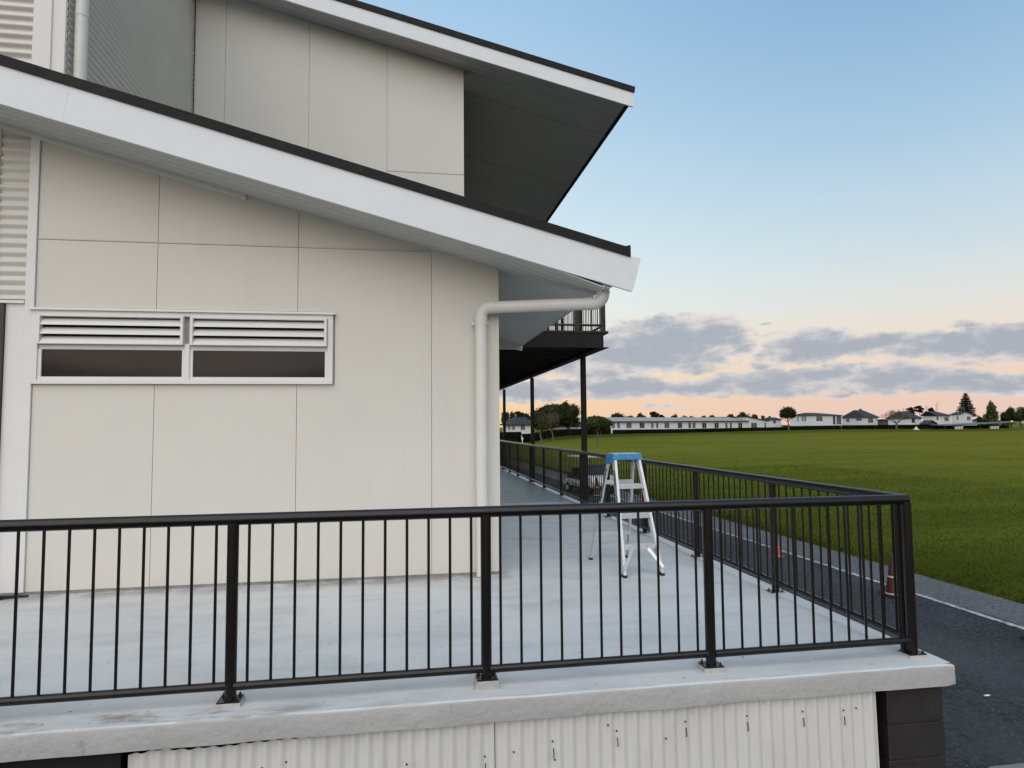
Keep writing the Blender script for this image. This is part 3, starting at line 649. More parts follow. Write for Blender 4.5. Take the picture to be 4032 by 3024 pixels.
def fascia_board(x0, x1, endcut):
    p = [(x0, ff(x0)), (x1, ff(x1))]+([(x1+.018, ff(x1)+.015), (x1+.088, ff(x1)+FH-.036), (x1+.080, ff(x1)+FH-.016)] if endcut else [])+[(x1 if not endcut else x1+.01, ff(x1)+FH), (x0, ff(x0)+FH)]
    mb = B(); mb.prism([(x, YF, z) for x, z in p], (0, .03, 0)); return mb.build('fascia', M['fascia'], lroof, bevel=.003)
jx = -2.855
p0 = [(-7, ff(-7)), (jx-.03, ff(jx-.03)), (jx+.02, ff(jx+.02)+FH), (-7, ff(-7)+FH)]
mb = B(); mb.prism([(x, YF, z) for x, z in p0], (0, .03, 0)); mb.build('fascia', M['fascia'], lroof, bevel=.002)
p1 = [(jx-.0295, ff(jx-.0295)), (2.172, ff(2.172)), (2.184, ff(2.184)+.012), (2.272, 3.095), (2.266, 3.108), (2.185, 3.118), (2.178, ff(2.178)+FH), (jx+.0205, ff(jx+.0205)+FH)]
mb = B(); mb.prism([(x, YF-.0008, z) for x, z in p1], (0, .03, 0)); mb.build('fascia', M['fascia'], lroof, bevel=.003)
# dark barge flashing above the fascia, with a turned-up end
ft = lambda x: ff(x)+FH-.004
xsn = [-7+i*(2.10+7)/40 for i in range(41)]
mb = B(); top = lambda x: ft(x)+.088
mb.prism([(x, YF-.018, ft(x)) for x in (-7, 2.165)]+[(2.165, YF-.018, ft(2.165)+.108), (2.150, YF-.018, ft(2.15)+.110), (2.120, YF-.018, top(2.12)+.003), (2.08, YF-.018, top(2.08)), (-7, YF-.018, top(-7))], (0, .018, 0))
mb.build('barge_flashing', M['roofing'], lroof)
mb = B(); mb.prism([(-7, YF, top(-7)-.03), (1.98, YF, top(1.98)-.03), (1.98, YF, top(1.98)-.002), (-7, YF, top(-7)-.002)], (0, YRE-YF, 0)); mb.build('roof_sheet', M['roofing'], lroof)
for x in (-3.1, -1.9, -.4, 1.18, 1.32): 
    mb = B(); mb.prism([(x, YF-.0205, ft(x)+.004), (x+.012, YF-.0205, ft(x+.012)+.004), (x+.012, YF-.0205, top(x+.012)), (x, YF-.0205, top(x))], (0, .003, 0)); mb.build('flashing_lap', M['roofing'], lroof)
# eave: toothed closure, gutter, bulkhead
mb = B(); mb.box(XS+.002, XS+.012, YF+.031, YRE-.03, sof2(XS)-.012, 2.99); mb.build('eave_edge', M['pipe'], lroof)
y = YF+.05; tooth = MB().box(-.004, .004, 0, .045, 0, .03).mesh('closure_tooth', M['soffit'])
while y < YRE-.1: link('closure_tooth', tooth, lroof, (XS+.017-bo[0], y-bo[1], sof2(XS)-.008-bo[2])); y += .09
mb = B(); mb.prism([(XS+.014, YF+.031, 2.830), (XS+.03, YF+.031, 2.815), (XS+.085, YF+.031, 2.815), (XS+.10, YF+.031, 2.830), (XS+.10, YF+.031, 2.92), (XS+.094, YF+.031, 2.92), (XS+.094, YF+.031, 2.833), (XS+.083, YF+.031, 2.822), (XS+.032, YF+.031, 2.822), (XS+.02, YF+.031, 2.833), (XS+.02, YF+.031, 2.90), (XS+.014, YF+.031, 2.90)], (0, .35, 0))
mb.build('gutter', M['pipe'], lroof)
mb = B(); mb.prism([(XC, YRE-.04, 2.745), (XS-.10, YRE-.04, 2.745), (XS+.02, YRE-.04, 2.725), (XS+.03, YRE-.04, sof2(XS)), (XC, YRE-.04, sof2(XC)-.002)], (0, .028, 0))
mb.build('eave_bulkhead', M['soffit'], lroof)
# downpipe
def arc(c, r, a0, a1, u, v, n=8): return [Vector(c)+Vector(u)*r*math.cos(a0+(a1-a0)*i/n)+Vector(v)*r*math.sin(a0+(a1-a0)*i/n) for i in range(n+1)]
px, py = .778, YW-.085; ex, ey = XS+.058, 6.30; zh = 2.695
h = Vector((ex-px, ey-py, 0)).normalized(); R = .10
path = [Vector((px, py, .008)), Vector((px, py, zh-R))]+arc(Vector((px, py, zh-R))+h*R, R, math.pi, math.pi/2, h, (0, 0, 1))[1:]
path += arc(Vector((ex, ey, zh+R))-h*R, R, -math.pi/2, 0, h, (0, 0, 1))+[Vector((ex, ey, 2.80))]
dp = B().tube(path, .0605, 20).build('downpipe', M['pipe'], bld, smooth=True)
mb = B()
def collar(a, b, r=.0655): mb.tube([a, b], r, 20)
collar(Vector((px, py, zh-R-.045)), Vector((px, py, zh-R+.005)), .0635); A = Vector((px, py, zh))+h*(R-.01); collar(A, A+h*.07, .0640)
A = Vector((ex, ey, zh))-h*(R+.075); collar(A, A+h*.075, .0640); collar(Vector((ex, ey, zh+R-.005)), Vector((ex, ey, zh+R+.03)), .0640)
mb.build('pipe_collar', M['pipe'], dp, smooth=True)
mb = B(); mb.tube([(px, py, 2.520), (px, py, 2.545)], .067, 20); mb.box(px-.095, px-.055, py+.01, py+.04, 2.521, 2.541); mb.box(px+.055, px+.08, py+.01, py+.04, 2.521, 2.541); mb.build('pipe_bracket', M['pipe'], dp, smooth=True)

# upper storey
YU = 10.65; us = .243; usof = lambda x: 7.385-us*(x-XC)
mb = B(); mb.prism([(-3.25, YU+.012, 4.2), (XC-.004, YU+.012, 2.9), (XC-.004, YU+.012, usof(XC)+.04), (-3.25, YU+.012, usof(-3.25)+.04)], (0, .2, 0))
uw = mb.build('upper_wall', M['wall_up'], bld)
ux = [-4.0, -2.755, -1.490, -.270, XC]
for i in range(4):
    a = max(ux[i], -3.20)+(.003 if i else 0); b = ux[i+1]-(.003 if i < 3 else 0); zl = 3.0
    if i == 3:
        panel([(a, zl), (b, zl), (b, 5.600), (a, 5.600)], m='wall_up', p=uw, y=YU); panel([(a, 5.622), (b, 5.622), (b, usof(b)), (a, usof(a))], m='wall_up', p=uw, y=YU)
        mb = B(); mb.box(a, b-.01, YU-.006, YU+.011, 5.604, 5.618); mb.build('joint_flashing', M['wall_up'], uw)
    else: panel([(a, zl), (b, zl), (b, usof(b)), (a, usof(a))], m='wall_up', p=uw, y=YU)
# upper corrugated bay at the left
corrugated(6.84, YU-.004, .0775, .017, 4.3, 8.6, -3.228, horiz=True, org=bo, axis='y').build('corrugated_side', M['corr_up'], bld, smooth=True)
mb = B(); mb.tube([(-3.206, YU-.02, 4.3), (-3.206, YU-.02, 8.3)], .006, 6); mb.build('corner_bead', M['roofing'], bld)
corrugated(-7, -3.50, .0916, .015, 4.3, 8.6, 6.815, horiz=True, org=bo).build('corrugated_front', M['corr'], bld, smooth=True)
mb = B(); mb.box(-3.50, -3.34, 6.78, 6.83, 4.3, 8.6); mb.box(-3.36, -3.225, 6.80, 6.84, 4.3, 8.6); mb.build('corner_trim', M['trim'], bld, bevel=.004)
mb = B(); mb.box(-7, -3.26, 6.86, 10.6, 3.9, 8.6); mb.build('upper_bay', M['wall_up'], bld)
pp = B().tube([(-3.135, 6.92, 4.35), (-3.135, 6.92, 8.6)], .058, 18).build('downpipe', M['pipe'], bld, smooth=True)
mb = B(); mb.tube([(-3.135, 6.92, 5.55), (-3.135, 6.92, 5.62)], .061, 18); mb.build('pipe_collar', M['pipe'], pp, smooth=True)
# upper roof
YUF = 10.17; XUE = 3.60; uff = lambda x: 7.352-.2335*(x-XC)
mb = B(); mb.prism([(-3.2, YUF+.03, usof(-3.2)+.014), (XUE, YUF+.03, usof(XUE)+.014), (XUE, YUF+.03, usof(XUE)+.06), (-3.2, YUF+.03, usof(-3.2)+.12)], (0, 13, 0))
uroof = mb.build('upper_roof', M['soffit_up'], bld)
boards('soffit_board', -3.2, XUE-.01, YUF+.03, YU-.001, usof, .155, 'soffit_up', uroof)
boards('soffit_board', XC+.001, XUE-.01, YU, 23, usof, .31, 'soffit_up', uroof)
for y in (11.35, 13.9, 16.5): 
    mb = B(); mb.hexa([(XC, y, usof(XC)-.012), (XUE-.01, y, usof(XUE)-.012), (XUE-.01, y+.03, usof(XUE)-.012), (XC, y+.03, usof(XC)-.012)], [(XC, y, usof(XC)-.001), (XUE-.01, y, usof(XUE)-.001), (XUE-.01, y+.03, usof(XUE)-.001), (XC, y+.03, usof(XC)-.001)]); mb.build('soffit_batten', M['soffit_up'], uroof)
mb = B(); mb.prism([(-3.2, YUF, uff(-3.2)), (3.715, YUF, uff(3.715)), (3.735, YUF, uff(3.715)+.245), (-3.2, YUF, uff(-3.2)+.245)], (0, .03, 0)); mb.build('fascia', M['fascia'], uroof, bevel=.003)
uft = lambda x: uff(x)+.243
mb = B(); mb.prism([(-3.2, YUF-.018, uft(-3.2)), (3.742, YUF-.018, uft(3.742)), (3.755, YUF-.018, uft(3.74)+.108), (3.735, YUF-.018, uft(3.735)+.10), (-3.2, YUF-.018, uft(-3.2)+.10)], (0, .018, 0)); mb.build('barge_flashing', M['roofing'], uroof)
mb = B(); mb.prism([(-3.2, YUF, uft(-3.2)+.07), (3.70, YUF, uft(3.70)+.07), (3.70, YUF, uft(3.70)+.098), (-3.2, YUF, uft(-3.2)+.098)], (0, 13, 0)); mb.build('roof_sheet', M['roofing'], uroof)
mb = B(); mb.box(XUE-.005, XUE+.05, YUF+.031, 23.2, usof(XUE)-.022, usof(XUE)+.20); mb.build('gutter', M['roofing'], uroof)

# ------------------------------------------------------------------ balcony
ao = (2.2, 16.9, 0)
bc = thing('balcony', ao, 'black steel balcony on slim posts above the walkway beside the building', 'balcony')
def A(): return MB(ao)
Y0, Y1, XO = 10.80, 24.0, 3.325
mb = A(); mb.box(XC+.005, XO, Y0, Y0+.012, 2.812, 3.046); mb.box(XC+.005, XO, Y0-.012, Y0+.08, 2.800, 2.8119); mb.box(XC+.005, XO, Y0-.012, Y0+.08, 3.0461, 3.060)
fb = mb.build('end_beam', M['balc'], bc)
for x, z in ((XO-.055, 2.98), (XO-.055, 2.88), (XO-.26, 2.925)): A().tube([(x, Y0-.012, z), (x, Y0+.002, z)], .012, 8).build('bolt', M['bolt'], fb)
mb = A(); mb.box(XO+.001, XO+.012, Y0+.0, Y1, 2.812, 3.046); mb.box(XO-.06, XO+.105, Y0, Y1, 2.801, 2.8118); mb.box(XO-.06, XO+.105, Y0, Y1, 3.0462, 3.059); mb.build('side_beam', M['balc'], bc)
y = Y0+.35
while y < Y1: 
    mb = A(); mb.box(XC+.01, XO-.002, y, y+.05, 2.86, 3.045); mb.build('joist', M['timber'], bc); y += .45
y = Y0
while y < Y1:
    mb = A(); mb.box(XC+.01, XO+.10, y+.002, y+.138, 3.062, 3.088); mb.build('deck_board', M['timber'], bc); y += .14
for y in (12.32, 17.70, 23.1): 
    x = sx(y, 3.315); mb = A(); mb.box(x-.045, x+.045, y-.045, y+.045, .01, 2.800); p = mb.build('post', M['balc'], bc)
    mb = A(); mb.box(x-.085, x+.085, y-.085, y+.085, .009, .022); mb.build('base_plate', M['balc'], p)
mb = A(); mb.tube([(1.0, Y0+.05, 3.19), (3.36, Y0+.05, 3.19)], .02, 8); mb.build('bottom_rail', M['rail'], bc); mb = A(); mb.tube([(1.0, Y0+.05, 4.08), (3.36, Y0+.05, 4.08)], .025, 8); mb.build('top_rail', M['rail'], bc)
mb = A(); mb.tube([(3.36, Y0+.05, 3.19), (3.36, Y1, 3.19)], .02, 8); mb.build('bottom_rail', M['rail'], bc); mb = A(); mb.tube([(3.36, Y0+.05, 4.08), (3.36, Y1, 4.08)], .025, 8); mb.build('top_rail', M['rail'], bc)
for x, r in ((3.345, .036), (2.888, .030), (2.54, .021), (2.1, .021)):
    mb = A(); mb.box(x-r, x+r, Y0+.05-r, Y0+.05+r, 3.088, 4.08); mb.build('rail_post', M['rail'], bc)
for k in range(1, 9):
    y = Y0+k*1.5; mb = A(); mb.box(3.335, 3.385, y-.025, y+.025, 3.088, 4.08); mb.build('rail_post', M['rail'], bc)
bb = MB().tube([(0, 0, 3.095), (0, 0, 4.07)], .0075, 6).mesh('balcony_baluster', M['rail'], True)
for k in range(22): link('baluster', bb, bc, (3.25-k*.105-ao[0], Y0+.05-ao[1], 0))
for k in range(110): link('baluster', bb, bc, (3.36-ao[0], Y0+.17+k*.115-ao[1], 0))
lt = A(); lt.lathe([(.12, -.07), (.15, -.05), (.15, 0)], (1.18, 13.6, 2.86), 16); lt.build('ceiling_light', M['soffit'], bc, smooth=True)

# ------------------------------------------------------------------ step ladder
lo = (2.336, 6.354, .0)
lad = thing('step_ladder', lo, 'white aluminium step ladder with a blue plastic cap standing on the veranda', 'ladder', math.radians(3.4))
def Lb(): return MB()
HT = 1.19; ytop = .385
def channel(p0, p1, w, d, inward, name, m='alu', parent=lad, t=.006):
    """C-channel rail from p0 to p1: web on the outside, two flanges pointing inward"""
    p0 = Vector(p0); p1 = Vector(p1); mb = Lb(); s = 1 if inward > 0 else -1
    for (x0, x1, y0, y1) in ((0, t, 0, d), (t, w, 0, t), (t, w, d-t, d)):
        x0, x1 = sorted((x0*s, x1*s))
        mb.hexa([p0+Vector(q) for q in ((x0, y0, 0), (x1, y0, 0), (x1, y1, 0), (x0, y1, 0))], [p1+Vector(q) for q in ((x0, y0, 0), (x1, y0, 0), (x1, y1, 0), (x0, y1, 0))])
    return mb.build(name, M[m], parent)
fx = lambda z: .212-.068*z/HT
fy = lambda z: ytop*z/HT
FR = {}
for s in (-1, 1):
    FR[s] = channel((s*.212, 0, .018), (s*.146, ytop*.955, 1.135), .026, .068, -s, 'front_rail')
    mb = Lb(); mb.box(s*.212-.034*(s > 0)-.004*(s < 0), s*.212+.034*(s < 0)+.004*(s > 0), -.006, .076, 0, .026); mb.build('foot', M['rubber'], lad, bevel=.004)
    r = channel((s*.232, .93, .018), (s*.150, ytop+.135, 1.135), .022, .045, -s, 'rear_rail')
    mb = Lb(); mb.box(s*.232-.03*(s > 0)-.004*(s < 0), s*.232+.03*(s < 0)+.004*(s > 0), .925, .982, 0, .022); mb.build('foot', M['rubber'], lad, bevel=.004)
    # spreader bar between front and rear rail
    z = .62; mb = Lb(); a = Vector((s*(fx(z)+.004), fy(z)+.06, z)); b = Vector((s*.190, .72, z-.02)); c = (a+b)/2+Vector((0, 0, -.012))
    mb.tube([a, c, b], .005, 6); mb.build('spreader', M['alu'], lad)
# stickers down the left rails
mb = Lb(); z0, z1 = .62, 1.02; s = -1
mb.hexa([(-fx(z0)-.0025, fy(z0)+.004, z0), (-fx(z0)-.0005, fy(z0)+.004, z0), (-fx(z0)-.0005, fy(z0)+.064, z0), (-fx(z0)-.0025, fy(z0)+.064, z0)], [(-fx(z1)-.0025, fy(z1)+.004, z1), (-fx(z1)-.0005, fy(z1)+.004, z1), (-fx(z1)-.0005, fy(z1)+.064, z1), (-fx(z1)-.0025, fy(z1)+.064, z1)]); mb.build('label_strip', M['sticker2'], lad)
mb = Lb(); z0, z1 = .40, .615
mb.hexa([(-fx(z0)-.0025, fy(z0)+.004, z0), (-fx(z0)-.0005, fy(z0)+.004, z0), (-fx(z0)-.0005, fy(z0)+.064, z0), (-fx(z0)-.0025, fy(z0)+.064, z0)], [(-fx(z1)-.0025, fy(z1)+.004, z1), (-fx(z1)-.0005, fy(z1)+.004, z1), (-fx(z1)-.0005, fy(z1)+.064, z1), (-fx(z1)-.0025, fy(z1)+.064, z1)]); mb.build('label_strip', M['teal'], lad)
def rr(z): u = (z-.018)/(1.115-.018); return -(.232+(.150-.232)*u), .93+(ytop+.135-.93)*u
for z0, z1, m in ((.66, .97, 'sticker'), (.975, 1.03, 'yellow')):
    a = rr(z0); b = rr(z1); mb = Lb()
    mb.hexa([(a[0]-.0025, a[1]+.002, z0), (a[0]-.0005, a[1]+.002, z0), (a[0]-.0005, a[1]+.043, z0), (a[0]-.0025, a[1]+.043, z0)], [(b[0]-.0025, b[1]+.002, z1), (b[0]-.0005, b[1]+.002, z1), (b[0]-.0005, b[1]+.043, z1), (b[0]-.0025, b[1]+.043, z1)]); mb.build('label_strip', M[m] if m != 'yellow' else mat('green_label', (.05, .20, .06), .5), lad)
for z in (.298, .59, .88):
    w = fx(z)-.006; y = fy(z); mb = Lb(); mb.box(-w, w, y+.002, y+.078, z-.004, z); mb.box(-w, w, y-.002, y+.002, z-.046, z); mb.box(-w, w, y+.078, y+.082, z-.030, z); st = mb.build('step', M['alu'], lad, bevel=.0015)
    for s in (-1, 1): Lb().tube([(s*(w-.006), y-.006, z-.02), (s*(w-.006), y, z-.02)], .006, 8).build('rivet', M['bolt'], st)
def strip(a, b, w=.03, t=.004, name='brace'):
    a = Vector(a); b = Vector(b); d = (b-a).normalized(); n = Vector((0, 1, .0)); u = d.cross(n).normalized()*w/2; n = n*t
    Lb().hexa([a-u, a+u, a+u+n, a-u+n], [b-u, b+u, b+u+n, b-u+n]).build(name, M['alu'], lad)
strip((-.203, -.004, .085), (-.085, .084, .258)); strip((.203, -.004, .085), (.085, .084, .258))
for z, w in ((.30, .205), (.88, .165)):
    yb = .93+(ytop+.135-.93)*(z/1.115); mb = Lb(); mb.box(-w, w, yb+.004, yb+.020, z-.022, z+.022); mb.build('rear_bar', M['alu'], lad)
strip((-.222, .905, .10), (-.10, .83, .28), .024); strip((.222, .905, .10), (.10, .83, .28), .024)
# cap
mb = Lb(); x = .157
mb.hexa([(-x-.004, ytop-.030, 1.128), (x+.004, ytop-.030, 1.128), (x+.004, ytop+.210, 1.128), (-x-.004, ytop+.210, 1.128)], [(-x, ytop-.018, HT), (x, ytop-.018, HT), (x, ytop+.195, HT), (-x, ytop+.195, HT)])
cap = mb.build('cap', M['blue'], lad, bevel=.008)
for s in (-1, 1):
    Lb().box(s*x-.012, s*x+.012, ytop+.02, ytop+.085, 1.095, 1.132).build('cap_lug', M['blue'], cap, bevel=.004); Lb().box(s*x-.010, s*x+.010, ytop+.11, ytop+.20, 1.080, 1.132).build('cap_lug', M['blue'], cap, bevel=.004)
mb = Lb(); mb.box(-x+.01, x-.01, ytop-.004, ytop+.18, HT+.0005, HT+.003); mb.build('cap_tread', mat('pale_tread', (.62, .72, .76), .6, .1, 20), cap)

# ------------------------------------------------------------------ cable end by the wall, scraps
co = (-3.45, 6.6, 0)
cb_ = thing('rubber_hose', co, 'black rubber hose end lying on the deck at the foot of the wall', 'hose')
mb = MB(co); mb.tube([(-4.3, 6.58, .022), (-3.75, 6.60, .022), (-3.56, 6.58, .024), (-3.47, 6.64, .020), (-3.38, 6.66, .016), (-3.30, 6.67, .013)], [.022, .022, .022, .016, .011, .009], 10); hs = mb.build('hose', M['rubber'], cb_, smooth=True)
mb = MB(co); mb.tube([(-3.58, 6.56, .026), (-3.50, 6.61, .026)], .026, 10); mb.build('nozzle', M['bolt'], cb_)
mb = MB(); P = at(3886, 2742, 1).copy(); t = (GZ-CAM.z)/(P.z-CAM.z); q = CAM+(P-CAM)*t
mb.hexa([(q.x-.035, q.y-.012, GZ+.009), (q.x+.03, q.y-.014, GZ+.009), (q.x+.035, q.y+.008, GZ+.009), (q.x-.03, q.y+.012, GZ+.009)], [(q.x-.03, q.y-.009, GZ+.018), (q.x+.02, q.y-.01, GZ+.015), (q.x+.025, q.y+.006, GZ+.018), (q.x-.02, q.y+.01, GZ+.013)])
tag(mb.build('paper_scrap', M['chip']), 'small white paper scrap lying on the dark asphalt near the pier', 'litter')

# ------------------------------------------------------------------ traffic cones
def cone(x, y, label, h=.70, m='cone', rz=0.2, z=None):
    z = GZ+.012 if z is None else z
    t = thing('traffic_cone', (x, y, z), label, 'cone', rz, 'cones along the drive')
    s = h/.70
    mb = MB(); mb.hexa([(-.18*s, -.18*s, 0), (.18*s, -.18*s, 0), (.18*s, .18*s, 0), (-.18*s, .18*s, 0)], [(-.165*s, -.165*s, .035*s), (.165*s, -.165*s, .035*s), (.165*s, .165*s, .035*s), (-.165*s, .165*s, .035*s)]); mb.build('base', M['rubber'] if m == 'cone' else M['cone2'], t, bevel=.006)
    mb = MB(); mb.lathe([(.135*s, .035*s), (.132*s, .05*s), (.118*s, .16*s), (.078*s, .40*s), (.040*s, .64*s), (.030*s, .70*s), (.024*s, .70*s)], n=24); mb.build('body', M[m], t, smooth=True)
    mb = MB(); mb.lathe([(.0915*s, .325*s), (.0875*s, .352*s), (.0865*s, .352*s), (.0905*s, .325*s)], n=24); mb.build('band', M['refl'], t, smooth=True)
    mb = MB(); mb.lathe([(.139*s, .037*s), (.136*s, .056*s), (.13*s, .056*s)], n=24); mb.build('skirt', M['refl'], t, smooth=True)
    return t
cone(7.90, 9.93, 'dark weathered orange traffic cone behind the railing corner post', .64)
cone(7.83, 13.28, 'short bright orange cone beside the white line, seen through the railing', .42, 'cone2')
cone(8.10, 7.52, 'traffic cone cut off by the right edge of the picture, only its base showing', rz=.1)
cone(7.90, 21.6, 'red traffic cone just right of the step ladder, seen through the balusters', .70, 'cone2')
p = at(2351, 1955, 26.0); cone(p.x, 26.0, 'dark red traffic cone standing in front of the golf cart', .75, 'cone')

# ------------------------------------------------------------------ golf cart
p = at(2318, 1800, 27.6)
gc = thing('golf_cart', (p.x, 27.6, GZ+.004), 'cream golf cart with a roof parked on the drive behind the railing', 'golf cart', math.radians(16))
gc.scale = (1, 1, .86)
def Gc(nm, m, *boxes, bevel=.02, par=None):
    mb = MB()
    for b in boxes: mb.box(*b)
    return mb.build(nm, M[m], par or gc, bevel=bevel)
mb = MB(); mb.prism([(-.58, y, z) for y, z in ((-1.18, .34), (-1.22, .60), (-1.05, .86), (-.62, .92), (-.56, .40), (-.05, .36), (.0, .62), (.95, .66), (1.15, .58), (1.18, .34))], (1.16, 0, 0)); bd = mb.build('body', M['cart'], gc, bevel=.03)
Gc('bumper', 'cart_dark', (-.52, .52, -1.30, -1.20, .30, .44)); Gc('chassis', 'cart_dark', (-.50, .50, -1.1, 1.1, .20, .34))
Gc('seat', 'cart_dark', (-.52, .52, .02, .52, .66, .80)); Gc('seat_back', 'cart_dark', (-.52, .52, .48, .58, .86, 1.22)); Gc('dash', 'cart_dark', (-.54, .54, -.66, -.50, .80, 1.02))
Gc('bag_rack', 'cart_dark', (-.45, .45, .70, 1.10, .67, .98))
rf = Gc('roof', 'cart', (-.60, .60, -.85, .85, 1.74, 1.80), bevel=.025)
for sx_ in (-1, 1):
    mb = MB(); mb.tube([(sx_*.54, -.78, .90), (sx_*.54, -.62, 1.75)], .018, 8); mb.build('roof_post', M['cart_dark'], gc); mb = MB(); mb.tube([(sx_*.54, .66, .66), (sx_*.54, .70, 1.75)], .018, 8); mb.build('roof_post', M['cart_dark'], gc)
    mb = MB(); mb.tube([(sx_*.40, -1.225, .66), (sx_*.40, -1.15, .66)], .07, 14); mb.build('headlight', M['lamp'], gc)
    for y in (-.82, .80):
        mb = MB(); mb.tube([(sx_*.46, y, .23), (sx_*.62, y, .23)], .23, 20); wl = mb.build('wheel', M['rubber'], gc, bevel=.02); mb = MB(); mb.tube([(sx_*.60, y, .23), (sx_*.63, y, .23)], .12, 14); mb.build('rim', M['lamp'], wl)
    mb = MB(); mb.box(sx_*.66-.08, sx_*.66+.08, -.66, -.63, 1.18, 1.32); mb.build('mirror', M['cart_dark'], gc)
mb = MB(); mb.hexa([(-.53, -.775, .93), (.53, -.775, .93), (.53, -.765, .93), (-.53, -.765, .93)], [(-.53, -.66, 1.40), (.53, -.66, 1.40), (.53, -.65, 1.40), (-.53, -.65, 1.40)]); mb.build('windscreen', M['hglass2'], gc)
mb = MB(); mb.tube([(-.28+.16*math.cos(a), -.42+.05*math.sin(a), 1.02+.16*math.sin(a)) for a in [i*math.pi/8 for i in range(17)]], .014, 6); mb.build('steering_wheel', M['rubber'], gc)

# ------------------------------------------------------------------ trees
R = np.random.default_rng(11)
def leaves(clumps, n, size, flat=.0):
    """leaf-sized quads through the outer part of a set of ellipsoid clumps (cx, cy, cz, rx, ry, rz)"""
    C = np.array(clumps, float); w = (C[:, 3]*C[:, 4]*C[:, 5])**.67; k = R.choice(len(C), n, p=w/w.sum()); c = C[k]
    d = R.normal(size=(n, 3)); d /= np.linalg.norm(d, axis=1)[:, None]
    r = (.55+.5*R.random(n)**.7)[:, None]; P = c[:, :3]+d*c[:, 3:6]*r
    nrm = d+R.normal(size=(n, 3))*.7; nrm[:, 2] += flat; nrm /= np.linalg.norm(nrm, axis=1)[:, None]
    a = np.cross(nrm, R.normal(size=(n, 3))); a /= np.linalg.norm(a, axis=1)[:, None]; b = np.cross(nrm, a)
    s = (size*(.6+.8*R.random(n)))[:, None]; a = a*s; b = b*s*.62
    V = np.stack([P-a, P+b*.9, P+a, P-b*.9], 1).reshape(-1, 3); return V
def quads(V): return np.arange(len(V)).reshape(-1, 4)
def crown_mesh(clumps, n, size, m, parent, core=.62):
    V = leaves(clumps, n, size); o = link('crown', np_mesh('crown', V, quads(V), m), parent)
    if core:   # dense inner mass of each clump, so that sky shows only near the outline
        mb = MB()
        for (x, y, z, a, b, c) in clumps:
            vs = []; nn = 8
            for i in range(1, 5):
                th = math.pi*i/5
                for k in range(nn):
                    ph = 2*math.pi*k/nn; j = core*(1+.25*mnoise.noise(Vector((x+i, y+k, z))))
                    vs.append((x+a*j*math.sin(th)*math.cos(ph), y+b*j*math.sin(th)*math.sin(ph), z+c*j*math.cos(th)))
            vs += [(x, y, z+c*core), (x, y, z-c*core)]
            fs = [(i*nn+k, i*nn+(k+1) % nn, (i+1)*nn+(k+1) % nn, (i+1)*nn+k) for i in range(3) for k in range(nn)]
            fs += [(32, (k+1) % nn, k) for k in range(nn)]+[(33, 24+k, 24+(k+1) % nn) for k in range(nn)]
            mb.add(vs, fs)
        i = mb.build('inner_foliage', m, o); i['kind'] = 'stuff'
    return o
def lump(cx, cy, cz, rx, ry, rz, n, f=.42, seed=1):
    g = np.random.default_rng(seed); out = []
    for i in range(n):
        d = g.normal(size=3); d /= np.linalg.norm(d); d[2] = abs(d[2])*1.0-.25*(g.random() < .45)
        u = .40+.30*g.random(); s = f*(.7+.6*g.random())
        out.append((cx+d[0]*rx*u, cy+d[1]*ry*u, cz+d[2]*rz*u, rx*s, ry*s, rz*s))
    return out
def limb_tree(mb, base, h, r, fork, spread, nb, seed=1, levels=1):
    g = random.Random(seed); x, y, z = base
    top = Vector((x+g.uniform(-.1, .1)*h, y, z+fork)); mb.tube([(x, y, z-.1), (x+.02*h, y, z+fork*.5), top], [r*1.25, r, r*.85], 8)
    for i in range(nb):
        a = 2*math.pi*i/nb+g.uniform(-.4, .4); e = top+Vector((math.cos(a)*spread, math.sin(a)*spread, (h-fork)*g.uniform(.55, .9)))
        m = (top+e)/2+Vector((math.cos(a)*spread*.1, math.sin(a)*spread*.1, -(h-fork)*.05)); mb.tube([top-Vector((0, 0, .05)), m, e], [r*.6, r*.42, r*.16], 6)
def round_tree(name, px, Y, y_top, y_base, wpx, label, m, n=2500, leaf=.22, ncl=14, crown0=.38, base_z=None, cat='tree', trunk_r=.14, squash=1.0, core=.6, seed=3, group=None):
    """tree standing on the bearing px at depth Y; rows of the photograph give its height, wpx its crown width"""
    X = colx(px, Y); zb = gz(X, Y) if base_z is None else base_z; zt = zrow(px, y_top, Y)
    h = zt-zb; rx = wpx/2/FPX*Y; t = thing(name, (X, Y, zb), label, cat, 0, group)
    mb = MB(); limb_tree(mb, (0, 0, 0), h*.8, trunk_r, h*crown0*1.1, rx*.5, 5, seed); mb.build('trunk', M['bark'], t, smooth=True)
    c0 = h*crown0; crown_mesh(lump(0, 0, c0+(h-c0)*.45, rx, rx*.9, (h-c0)*.56*squash, ncl, .42, seed), n, leaf, M[m], t, core); return t
zz = lambda x, y: (1960+x*.22604, 1560+y*.22604)
# small trees on the near field
t = round_tree('young_tree', 2350, 84, 1637, 1766, 124, 'small round-crowned tree with a bare trunk on the lawn behind the ladder', 'leaf_mid', 8000, .13, 26, .47, trunk_r=.12, squash=.95, seed=5)
mb = MB(); mb.tube([(0.05, 0, 1.1), (.5, .1, 1.7), (.75, .1, 2.4)], [.06, .05, .03], 6); mb.build('branch', M['bark'], t)
round_tree('olive_shrub_tree', 2130, 104, 1626, 1749, 88, 'brownish olive bushy tree at the left end of the lawn', 'leaf_olive', 9000, .14, 26, .30, trunk_r=.16, seed=7, core=.5)
round_tree('grey_shrub_tree', 2176, 122, 1624, 1729, 66, 'grey-brown thin-leaved tree in front of the big dark tree', 'leaf_grey', 6500, .13, 22, .34, trunk_r=.14, seed=8, core=.4)
X = colx(2188, 150); zb = -.7; t = thing('large_evergreen_tree', (X, 150, zb), 'big dark dome-shaped evergreen tree left of the long low building', 'tree')
